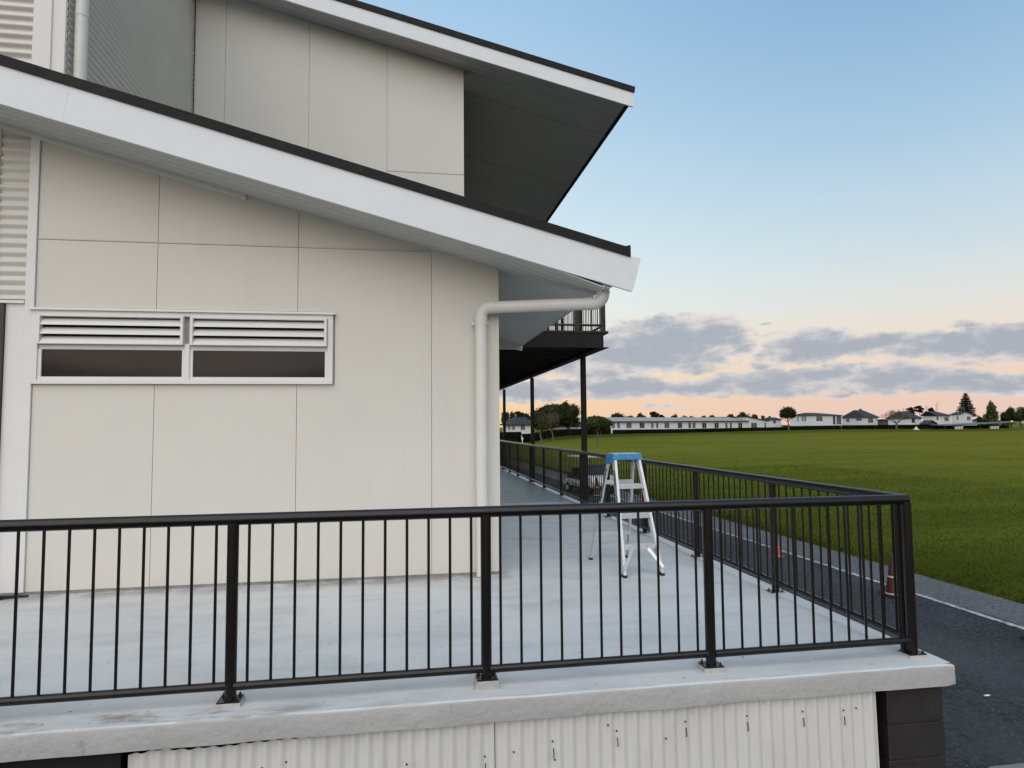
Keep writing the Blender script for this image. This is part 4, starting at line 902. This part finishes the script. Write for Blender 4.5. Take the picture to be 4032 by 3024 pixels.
mb = MB(); limb_tree(mb, (3.2, 0, 0), 5.5, .32, 1.8, 2.4, 6, 4); limb_tree(mb, (-1.8, 0, 0), 5.5, .28, 1.8, 2.2, 5, 9); mb.build('trunk', M['bark'], t)
cl = lump(-1.0, 0, 4.0, 5.0, 3.8, 4.0, 30, .40, 21)+lump(2.7, 0, 4.4, 3.1, 3.0, 3.7, 18, .42, 22)+lump(3.2, 0, 2.9, 2.6, 2.4, 1.7, 8, .45, 23)+lump(-3.6, 0, 2.6, 2.1, 2.0, 2.3, 8, .45, 24)+[(-.6, 0, 4.2, 3.6, 2.6, 3.0), (2.6, 0, 4.2, 2.2, 2.0, 2.7)]
crown_mesh(cl, 14000, .20, M['leaf_dark'], t, .8)
round_tree('lawn_tree', 3104, 196, 1601, 1695, 76, 'dark upright tree on the lawn edge left of the white houses', 'leaf_dark', 3600, .22, 20, .32, base_z=-.5, trunk_r=.2, seed=12, core=.55)
# leafless tree
def bare_tree(px, Y, yt, yb, wpx, label):
    X = colx(px, Y); zb = zrow(px, yb, Y); h = zrow(px, yt, Y)-zb; rx = wpx/2/FPX*Y
    t = thing('bare_tree', (X, Y, zb), label, 'tree'); g = random.Random(5); mbt = MB(); tw = MB()
    mbt.tube([(0, 0, -.1), (.05, 0, h*.14), (0, 0, h*.26)], [.34, .27, .24], 8)
    def grow(p, d, l, r, lev):
        e = p+d*l; (mbt if lev < 2 else tw).tube([p, (p+e)/2+Vector((g.uniform(-.05, .05)*l, g.uniform(-.05, .05)*l, 0)), e], [r, r*.75, r*.5], 4 if lev > 1 else 6, False)
        if lev == 5: return
        for k in range(4 if lev < 4 else 3):
            nd_ = (d+Vector((g.uniform(-.75, .75), g.uniform(-.75, .75), g.uniform(-.18, .55)))).normalized(); grow(e, nd_, l*g.uniform(.55, .8), max(r*.52, .016), lev+1)
    for k in range(7):
        a = 2*math.pi*k/7+g.uniform(-.2, .2); grow(Vector((0, 0, h*.22)), Vector((math.cos(a)*rx/h*1.6, math.sin(a)*rx/h*1.6, .62)).normalized(), h*.26, .13, 1)
    mbt.build('trunk', M['bark'], t); o = tw.build('twigs', M['twig'], t); o['kind'] = 'stuff'
bare_tree(3530, 200, 1594, 1689, 118, 'leafless spreading tree with reddish twigs in front of the dark-roofed houses')
# Norfolk pine
X = colx(3808, 255); t = thing('norfolk_pine', (X, 255, -.5), 'tall tiered conifer rising behind the houses at the right', 'tree')
hN = zrow(3805, 1546, 255)+.5; mb = MB(); mb.tube([(0, 0, 0), (0, 0, hN*.6), (0, 0, hN)], [.35, .2, .04], 8); mb.build('trunk', M['bark'], t)
cl = []
g = random.Random(6); z = 4.6
while z < hN-.5:
    rr_ = 3.9*(1-((z-4.6)/(hN-4.6))**1.3)+.25
    for k in range(8): a = 2*math.pi*k/8+z; q = rr_*g.uniform(.75, 1.1); cl += [(math.cos(a)*q*f, math.sin(a)*q*f, z+.22*f*q*.5, q*.24+.2, q*.24+.2, .33) for f in (.3, .75)]
    z += .82
crown_mesh(cl, 9000, .24, M['needle'], t, .5)
# right-hand trees
X = colx(3906, 226); t = thing('conical_tree', (X, 226, -.6), 'fresh green pointed tree right of the last white house', 'tree'); hC = zrow(3906, 1580, 226)+.6
mb = MB(); limb_tree(mb, (0, 0, 0), hC*.8, .25, hC*.3, 1.0, 5, 3); mb.build('trunk', M['bark'], t); g = random.Random(31); cl = []
for k in range(34):
    u = k/33; q = (3.1*(1-u)**.62+.25); a = k*2.4; r_ = q*g.uniform(.35, .8); cl.append((math.cos(a)*r_, math.sin(a)*r_*.8, .9+u*(hC-1.5), q*.42+.25, q*.4+.25, .75+.3*g.random()))
crown_mesh(cl, 5200, .24, M['leaf_light'], t, .6)
for i, (px, Y, yt, w, lb, mm) in enumerate(((3975, 236, 1604, 74, 'dark rounded tree behind the open shelter at the right', 'leaf_dark'), (4030, 228, 1600, 70, 'olive green tree at the right edge of the picture', 'leaf_mid'), (3860, 262, 1640, 40, 'low dark bush between the last house and the pointed green tree', 'leaf_dark'), (4075, 215, 1610, 80, 'leafy green tree partly cut off by the right edge of the picture', 'leaf_light'))):
    round_tree('broadleaf_tree', px, Y, yt, 1690, w, lb, mm, 3400, .3, 24, .0, base_z=-1.4, trunk_r=.25, seed=40+i, core=.65)
# skyline trees behind the long building (bearings from a survey of the skyline)
sky_t = [(1993, 1612, 34, 'tall dark skyline tree behind the first balcony post', 'b'), (2018, 1616, 24, 'bushy skyline tree left of the house with the brown roof', 'b'), (2046, 1617, 40, 'layered pine on the skyline above the house with the brown roof', 'p'), (2075, 1628, 30, 'low bushy tree on the skyline left of the second balcony post', 'b'),
         (2318, 1634, 20, 'thin tree on the skyline just right of the near balcony post', 's'), (2345, 1632, 30, 'leggy tree on the skyline above the small round lawn tree', 's'), (2432, 1622, 46, 'widest bushy tree rising above the left part of the long roof', 'b'), (2478, 1627, 44, 'second bushy tree above the long roof', 'b'), (2524, 1625, 40, 'third bushy tree above the long roof, left of the umbrella pine', 'b'), (2578, 1619, 40, 'open umbrella-shaped pine above the middle of the long roof', 'p'), (2607, 1632, 24, 'small flat pine right of the umbrella pine', 'p'),
         (2656, 1629, 28, 'lone rounded tree above the middle of the long roof', 'b'), (2696, 1634, 38, 'dark low tree left of the thin grey trees', 'b'), (2725, 1632, 30, 'thin grey tree above the long roof', 's'), (2766, 1637, 36, 'low bushy tree above the right part of the long roof', 'b'), (2802, 1636, 44, 'last low tree before the cream clerestory', 'b'), (2876, 1629, 32, 'rounded tree above the cream clerestory', 'b'), (2928, 1618, 50, 'pointed dark tree above the end of the long building', 'b'), (2973, 1631, 30, 'bushy tree behind the low end of the sloping roof', 'b'), (3006, 1631, 18, 'slim tree right of the long building', 's'), (3030, 1634, 20, 'leggy tree left of the lawn tree', 's'),
         (3590, 1601, 36, 'windswept pine above the dark roofs, left clump', 'p'), (3622, 1594, 40, 'windswept pine above the dark roofs, tallest clump', 'p'), (3670, 1603, 24, 'small round pine above the dark roofs', 'p')]
for i, (px, yt, w, lb, kd) in enumerate(sky_t):
    Y = 285+18*math.sin(i*2.1); X = colx(px, Y); zb = -.8; h = zrow(px, yt, Y)-zb; rx = w/2/FPX*Y
    t = thing('skyline_tree', (X, Y, zb), lb, 'tree', 0, 'trees on the skyline'); mb = MB(); limb_tree(mb, (0, 0, 0), h*.85, .22, h*.5, rx*.5, 4, i); mb.build('trunk', M['bark'], t)
    if kd == 'b': cl = lump(0, 0, h*.56, rx*1.3, rx, h*.44, 16, .40, 60+i); n, co_ = 1300, .6
    elif kd == 'p': cl = [(math.cos(k*2.4)*rx*.55, math.sin(k*2.4)*rx*.5, h*(.70+.24*((k*37) % 10)/10), rx*.5, rx*.4, .5) for k in range(9)]; n, co_ = 1100, .5
    else: cl = lump(0, 0, h*.72, rx, rx, h*.24, 9, .26, 60+i); n, co_ = 420, .2
    crown_mesh(cl, n, .34, M['far'] if kd != 's' else M['leaf_olive'], t, co_)

def dead_tree(px, Y, yt, label, lean):
    X = colx(px, Y); zb = -.8; h = zrow(px, yt, Y)-zb; t = thing('dead_tree', (X, Y, zb), label, 'tree'); mb = MB()
    mb.tube([(0, 0, 0), (lean*.3, 0, h*.55), (lean, 0, h)], [.16, .11, .03], 6); mb.build('trunk', M['twig'], t)
    g = random.Random(px)
    for k in range(7):
        u = .55+.4*k/7; p = Vector((lean*u, 0, h*u)); Lg = .5+.9*g.random(); a = g.choice((-1, 1)); mb = MB(); mb.tube([p, p+Vector((a*Lg*.6, 0, Lg*.4)), p+Vector((a*Lg, 0, Lg*1.0))], [.05, .04, .02], 5); mb.build('branch', M['twig'], t)
dead_tree(3684, 262, 1580, 'thin leaning dead tree above the dark roofs left of the tiered conifer', 1.4)
dead_tree(3648, 266, 1592, 'small dead sapling above the dark roofs, left of the leaning dead tree', .6)

# ------------------------------------------------------------------ hedges
def hedge(px0, px1, label, h=1.25, dy=0.0):
    k = max(3, int((px1-px0)/18)); pts = []
    for i in range(k+1):
        px = px0+(px1-px0)*i/k; Y = np.interp(px, [a[0] for a in HB], _hy)+dy; X = colx(px, Y); pts.append((X, Y, gz(X, Y)))
    c = Vector(pts[len(pts)//2]); t = thing('clipped_hedge', c, label, 'hedge'); mb = MB(c); vs = []; fs = []
    for i, (x, y, z) in enumerate(pts):
        hh = h*(1+.04*math.sin(i*1.7)); wv = .1*math.sin(i*2.3)
        vs += [(x, y+wv, z-.1), (x, y+.08+wv, z+hh), (x, y+.9, z+hh*1.02), (x, y+1.1, z-.1)]
    for i in range(k):
        a = 4*i; fs += [(a, a+4, a+5, a+1), (a+1, a+5, a+6, a+2), (a+2, a+6, a+7, a+3)]
    n = 4*k; fs += [(0, 1, 2, 3), (n+3, n+2, n+1, n)]
    mb.add(vs, fs); mb.build('inner_mass', M['hedge'], t)
    P = np.array(pts); u = R.random(k*260)*k; i = np.minimum(u.astype(int), k-1); f = (u-i)[:, None]; b = P[i]*(1-f)+P[np.minimum(i+1, k)]*f
    v = R.random(len(u)); front = v < .7; b[:, 2] += np.where(front, R.random(len(u))*h*1.02, h*1.02); b[:, 1] += np.where(front, -.05, R.random(len(u))*1.0)
    b -= np.array(c); n_ = len(b); a = R.normal(size=(n_, 3)); a /= np.linalg.norm(a, axis=1)[:, None]; q = np.cross(a, R.normal(size=(n_, 3))); q /= np.linalg.norm(q, axis=1)[:, None]; s = .16
    V = np.stack([b-a*s, b+q*s*.7, b+a*s, b-q*s*.7], 1).reshape(-1, 3); link('leaves', np_mesh('leaves', V, quads(V), M['hedge']), t)
hedge(1955, 2052, 'dark clipped hedge beyond the far end of the railing', 1.75)
hedge(2058, 2405, 'dark clipped hedge curving up behind the small trees on the left', 1.4)
hedge(2416, 3082, 'long dark clipped hedge in front of the long low building', 1.0)
hedge(3088, 3312, 'dark clipped hedge in front of the left white house', 1.3)
hedge(3320, 3700, 'dark clipped hedge in front of the dark-roofed houses', 1.35)

# ------------------------------------------------------------------ houses
TH = math.radians(23)
def along(P, d, px):                     # distance along d from P at which the bearing px is crossed
    r = ray(px, 1684); n = Vector((r.y, -r.x, 0)); return -((Vector(P)-CAM).dot(n))/Vector(d).dot(n)
def house(name, px_c, Y, px_l, px_r, y_eave, y_ridge, label, wins=(), lwins=(), roof='hip', m='hwhite', th=TH, over=.55, chimney=None, zb=-.6, rm='hroof', ridge=(.3, .7), maxd=14):
    X = colx(px_c, Y); fd = Vector((math.cos(th), math.sin(th), 0)); sd_ = Vector((-math.sin(th), math.cos(th), 0))
    W = along((X, Y, 0), fd, px_r); Dp = min(along((X, Y, 0), sd_, px_l), maxd); ze = zrow(px_c, y_eave, Y)-zb
    t = thing(name, (X, Y, zb), label, 'house', th); mb = MB(); mb.box(0, W, 0, Dp, 0, ze); mb.build('wall', M[m], t)
    hr = zrow(px_c, y_ridge, Y)-zb; o = over; mb = MB()
    if roof == 'hip':
        x0, x1 = W*ridge[0], W*ridge[1]; yc = Dp/2
        B_ = [(-o, -o, ze), (W+o, -o, ze), (W+o, Dp+o, ze), (-o, Dp+o, ze)]; b2 = [(a, b, c-.16) for a, b, c in B_]
        mb.add(b2+B_+[(x0, yc, hr), (x1, yc, hr)], [(0, 3, 2, 1), (0, 1, 5, 4), (1, 2, 6, 5), (2, 3, 7, 6), (3, 0, 4, 7), (4, 5, 9, 8), (5, 6, 9), (6, 7, 8, 9), (7, 4, 8)])
    else:
        mb.prism([(-o, -o, ze-.1), (W/2, -o, hr-.1), (W+o, -o, ze-.1), (W+o, -o, ze+.08), (W/2, -o, hr+.08), (-o, -o, ze+.08)], (0, Dp+2*o, 0))
        mg = MB(); mg.prism([(0, .0, ze), (W, .0, ze), (W/2, .0, hr-.12)], (0, .2, 0)); mg.build('gable', M[m], t)
    rf = mb.build('roof', M[rm], t)
    if chimney: mb = MB(); mb.box(W*chimney-.3, W*chimney+.3, Dp*.5-.3, Dp*.5+.3, hr-.6, hr+.55); mb.build('chimney', M[rm], rf)
    def win(face, a, b, y0, y1, dark=0):
        dd, P0 = (fd, (X, Y, 0)) if face == 'f' else (sd_, (X, Y, 0)); s0, s1 = sorted((along(P0, dd, a), along(P0, dd, b)))
        q = Vector(P0)+dd*(s0+s1)/2; z1, z0 = zrow((a+b)/2, y0, q.y)-zb, zrow((a+b)/2, y1, q.y)-zb; mb = MB(); mp = MB(); e = .07
        if face == 'f': mb.box(s0-e, s1+e, -.05, .02, z0-e, z1+e); mp.box(s0, s1, -.065, 0, z0, z1); mu = ((s0+s1)/2-.03, (s0+s1)/2+.03, -.075, -.04, z0, z1)
        else: mb.box(-.05, .02, s0-e, s1+e, z0-e, z1+e); mp.box(-.065, 0, s0, s1, z0, z1); mu = (-.075, -.04, (s0+s1)/2-.03, (s0+s1)/2+.03, z0, z1)
        f = mb.build('window', M['hframe'], t); mp.build('pane', M['hglass2' if dark else 'hglass'], f); MB().box(*mu).build('mullion', M['hframe'], f)
    for w_ in wins: win('f', *w_)
    for w_ in lwins: win('l', *w_)
    return t, W, Dp, ze, hr
q4 = lambda x, y: (3050+x*.4439, 1500+y*.4436)
def W4(*ws): return [(3050+a*.4439, 3050+b*.4439, 1500+c*.4436, 1500+d*.4436)+tuple(r) for a, b, c, d, *r in ws]
X4 = lambda x: 3050+x*.4439
Y4 = lambda y: 1500+y*.4436
house('white_house', X4(345), 222, X4(140), X4(600), Y4(303), Y4(279), 'white two-storey house with a low dark hip roof behind the lawn tree', W4((372, 425, 312, 355), (520, 540, 310, 385, 1), (552, 592, 312, 385)), W4((205, 214, 318, 360), (245, 258, 315, 357), (268, 282, 315, 357)), ridge=(.12, .5), zb=-.6)
house('white_house', X4(805), 226, X4(604), X4(922), Y4(322), Y4(256), 'white house with a steep dark hip roof and a chimney', W4((832, 875, 330, 370),), W4((640, 665, 335, 362), (727, 775, 333, 352)), ridge=(.05, .75), chimney=.55, zb=-.6)
house('white_house', X4(1200), 228, X4(1000), X4(1306), Y4(330), Y4(266), 'white house with a wide dark roof half hidden by the leafless tree', W4((1218, 1245, 335, 370, 1),), (), ridge=(.05, .8), zb=-.6)
house('white_house', X4(1440), 240, X4(1318), X4(1566), Y4(306), Y4(268), 'cream-sided house with a dark roof behind the low shed roof', W4((1440, 1456, 315, 345, 1), (1510, 1545, 320, 355, 1)), (), ridge=(-.25, .45), zb=-.6)
house('gabled_house', X4(1645), 246, X4(1572), X4(1757), Y4(296), Y4(274), 'white gabled house with one dark upper window beside the tiered conifer', W4((1710, 1738, 315, 347, 1),), W4((1622, 1634, 315, 345, 1)), roof='gable', zb=-.6, maxd=22)
house('brown_shed', X4(960), 219, X4(915), X4(1010), Y4(345), Y4(338), 'brown clad low building between two white houses behind the leafless tree', (), (), ridge=(.2, .8), m='brick', zb=-.6)
house('garden_shed', X4(1350), 222, X4(1300), X4(1432), Y4(384), Y4(350), 'low dark-roofed shed in front of the cream-sided house', (), (), roof='gable', zb=-.6, m='brick')
house('low_house', X4(1800), 262, X4(1757), X4(1866), Y4(352), Y4(334), 'low grey-roofed house right of the gabled house', (), (), ridge=(.1, .9), zb=-.6)
house('grey_house', X4(-20), 240, X4(-110), X4(60), Y4(342), Y4(322), 'grey-roofed cottage between the long building and the lawn tree', W4((-12, 12, 350, 375)), (), ridge=(.1, .9), zb=-.6, m='hwhite')
# left house beyond the railing
house('brown_roofed_house', 1960+325*.22604, 138, 1960+84*.22604, 2100, 1560+492*.22604, 1560+358*.22604, 'white house with a brown hip roof seen between the balcony posts', [(1960+402*.22604, 1960+468*.22604, 1560+500*.22604, 1560+585*.22604)], [(1960+190*.22604, 1960+214*.22604, 1560+500*.22604, 1560+582*.22604, 1), (1960+252*.22604, 1960+272*.22604, 1560+502*.22604, 1560+582*.22604), (1960+280*.22604, 1960+300*.22604, 1560+502*.22604, 1560+582*.22604)], ridge=(.3, .95), zb=-1.2, rm='hroof', maxd=13)
house('small_white_house', 2230, 168, 2188, 2300, 1678, 1652, 'white cottage glimpsed under the crown of the big dark tree', [(2236, 2246, 1686, 1700)], (), ridge=(.2, .8), zb=-.6)

# long low building
Y = 184; zb = -.75; pxl, pxr = 2290, 3021; X = colx(pxl, Y); fd = Vector((math.cos(TH), math.sin(TH), 0))
Wl = along((X, Y, 0), fd, 2945); We = along((X, Y, 0), fd, pxr); ze = 2.72-zb
lb = thing('long_low_building', (X, Y, zb), 'long white single-storey building with a pale roof across the lawn', 'building', TH)
mb = MB(); mb.box(0, Wl, 0, 9, 0, ze); mb.build('wall', M['hwhite'], lb)
mb = MB(); mb.hexa([(-.5, -.6, ze), (Wl, -.6, ze), (Wl, 9, ze), (-.5, 9, ze)], [(-.5, -.6, ze+.12), (Wl, -.6, ze+.12), (Wl, 7, ze+1.40), (-.5, 7, ze+1.40)]); rf = mb.build('roof', M['lroof'], lb)
mb = MB(); mb.box(-.5, Wl, -.72, -.605, ze-.12, ze+.12); mb.build('gutter', M['hroof'], rf)
h1 = zrow(2937, 1641, 205)-zb; h2 = zrow(3021, 1657, 209)-zb
mb = MB(); mb.prism([(Wl+.02, -.3, 0), (We, -.3, 0), (We, -.3, h2), (Wl+.02, -.3, h1)], (0, 15, 0)); mb.build('end_wing', mat('wing_cream', (.74, .71, .66), .6, .02, 1), lb)
mb = MB(); mb.prism([(Wl-.6, -.8, h1+.03), (We+.5, -.8, h2-.12), (We+.5, -.8, h2+.10), (Wl-.6, -.8, h1+.24)], (0, 16, 0)); mb.build('wing_roof', M['hroof'], lb)
for (a, b, dk) in ((2411, 2420, 0), (2431, 2440, 0), (2467, 2486, 0), (2519, 2537, 1), (2564, 2573, 0), (2584, 2591, 1), (2617, 2635, 0), (2669, 2685, 1), (2711, 2720, 1), (2727, 2738, 0), (2765, 2781, 1), (2813, 2829, 1), (2856, 2864, 0), (2874, 2881, 1), (2907, 2922, 1), (2955, 2977, 0), (3007, 3013, 0), (2335, 2350, 0), (2375, 2390, 0)):
    s0, s1 = along((X, Y, 0), fd, a), along((X, Y, 0), fd, b); y0 = -.3 if s0 > Wl else 0
    yq = (Vector((X, Y, 0))+fd*(s0+s1)/2).y; w1 = zrow((a+b)/2, 1664.8, yq)-zb; w0 = zrow((a+b)/2, 1685.0, yq)-zb
    mb = MB(); mb.box(s0-.06, s1+.06, y0-.05, y0+.02, w0-.06, w1+.06); f = mb.build('window', M['hframe'], lb); mb = MB(); mb.box(s0, s1, y0-.065, y0-.02, w0, w1); mb.build('pane', M['hglass2' if dk else 'hglass'], f); mb = MB(); mb.box((s0+s1)/2-.035, (s0+s1)/2+.035, y0-.075, y0-.06, w0, w1); mb.build('mullion', M['hframe'], f)

# open shelter at the right
Y = 192; zb = -.55; X0 = colx(3712, Y); X1 = colx(4024, Y)
sh = thing('open_shelter', ((X0+X1)/2, Y, zb), 'long open shelter with a dark sloping roof at the right of the lawn', 'shelter')
o_ = ((X0+X1)/2, Y, zb); z0 = zrow(3712, 1676, Y); z1 = zrow(4020, 1662, Y)
mb = MB(o_); mb.hexa([(X0, Y-1, z0-.1), (X1, Y-1, z1-.12), (X1, Y+5, z1+.1), (X0, Y+5, z0+.15)], [(X0, Y-1, z0+.08), (X1, Y-1, z1+.12), (X1, Y+5, z1+.32), (X0, Y+5, z0+.35)]); mb.build('roof', M['shade'], sh)
for px in (3720, 3790, 3860, 3925, 3984, 4016):
    x = colx(px, Y); mb = MB(o_); mb.box(x-.07, x+.07, Y-.07, Y+.07, zb, z0+(z1-z0)*(x-X0)/(X1-X0)); mb.build('post', M['shade'], sh)
mb = MB(o_); mb.box(X0, X1, Y+4.7, Y+4.8, zb, z0); mb.build('back_wall', M['dark'], sh)
for (a, b, lbl) in ((3758, 3790, 'white table under the left part of the open shelter'), (3896, 3932, 'white table under the right part of the open shelter')):
    x0, x1 = colx(a, Y-.5), colx(b, Y-.5); c = ((x0+x1)/2, Y-.5, zb); t = thing('picnic_table', c, lbl, 'table', 0, 'tables in the shelter'); mb = MB(c); mb.box(x0, x1, Y-1, Y, zb+.78, zb+.86); mb.build('top', M['white'], t)
    for f in (.18, .5, .82): mb = MB(c); x = x0+(x1-x0)*f; mb.box(x-.22, x+.22, Y-.9, Y-.1, zb, zb+.77); mb.build('leg', M['white'], t)
p = at(3984, 1660, 190); c = (p.x, 190, zb); t = thing('float_buoy', c, 'lime green round marker on a pole by the shelter roof end', 'marker'); mb = MB(c); mb.lathe([(.02, p.z-.5), (.38, p.z-.28), (.45, p.z), (.38, p.z+.28), (.02, p.z+.42)], (p.x, 190, 0), 12); mb.build('ball', M['yellow'], t, smooth=True); mb = MB(c); mb.tube([(p.x, 190, zb), (p.x, 190, p.z-.4)], .06, 8); mb.build('pole', M['shade'], t)
# round signs and white markers along the hedge
for (px, yc, yb, lbl) in ((3445, 1665, 1690, 'red and white round sign in front of the house with the chimney'), (3607, 1663, 1689, 'small red and white sign above the white pyramid marker')):
    Y = 203; p = at(px, yc, Y); zb = zrow(px, yb, Y); c = (p.x, Y, zb); t = thing('round_sign', c, lbl, 'sign'); rr_ = .36
    mb = MB(c); mb.tube([(p.x, Y, zb), (p.x, Y, p.z)], .05, 8); mb.build('pole', M['shade'], t); mb = MB(c); mb.tube([(p.x, Y-.06, p.z), (p.x, Y-.02, p.z)], rr_, 20); mb.build('disc', M['red'], t); mb = MB(c); mb.tube([(p.x, Y-.08, p.z), (p.x, Y-.05, p.z)], rr_*.62, 20); mb.build('disc_centre', M['white'], t)
p = at(3607, 1685, 202); c = (p.x, 202, -.55); t = thing('pyramid_marker', c, 'white pyramid marker on the bank in front of the hedge', 'marker'); mb = MB(c); mb.hexa([(p.x-.5, 201.5, -.65), (p.x+.5, 201.5, -.65), (p.x+.5, 202.5, -.65), (p.x-.5, 202.5, -.65)], [(p.x-.12, 201.9, .30), (p.x+.12, 201.9, .30), (p.x+.12, 202.1, .30), (p.x-.12, 202.1, .30)]); mb.build('body', M['white'], t); mb = MB(c); mb.box(p.x-.7, p.x+.7, 201.3, 202.7, -.75, -.58); mb.build('base', M['white'], t)
p = at(1960+428*.22604, 1560+745*.22604, 104); c = (p.x, 104, GZ); t = thing('bird_bath', c, 'small pale ornament in the gap of the far hedge', 'ornament'); mb = MB(c); mb.lathe([(.10, 0), (.06, .2), (.06, .6), (.13, .75), (.14, 1.0), (.10, 1.1), (.03, 1.15)], (p.x, 104, GZ), 14); mb.build('stem', M['white'], t, smooth=True)
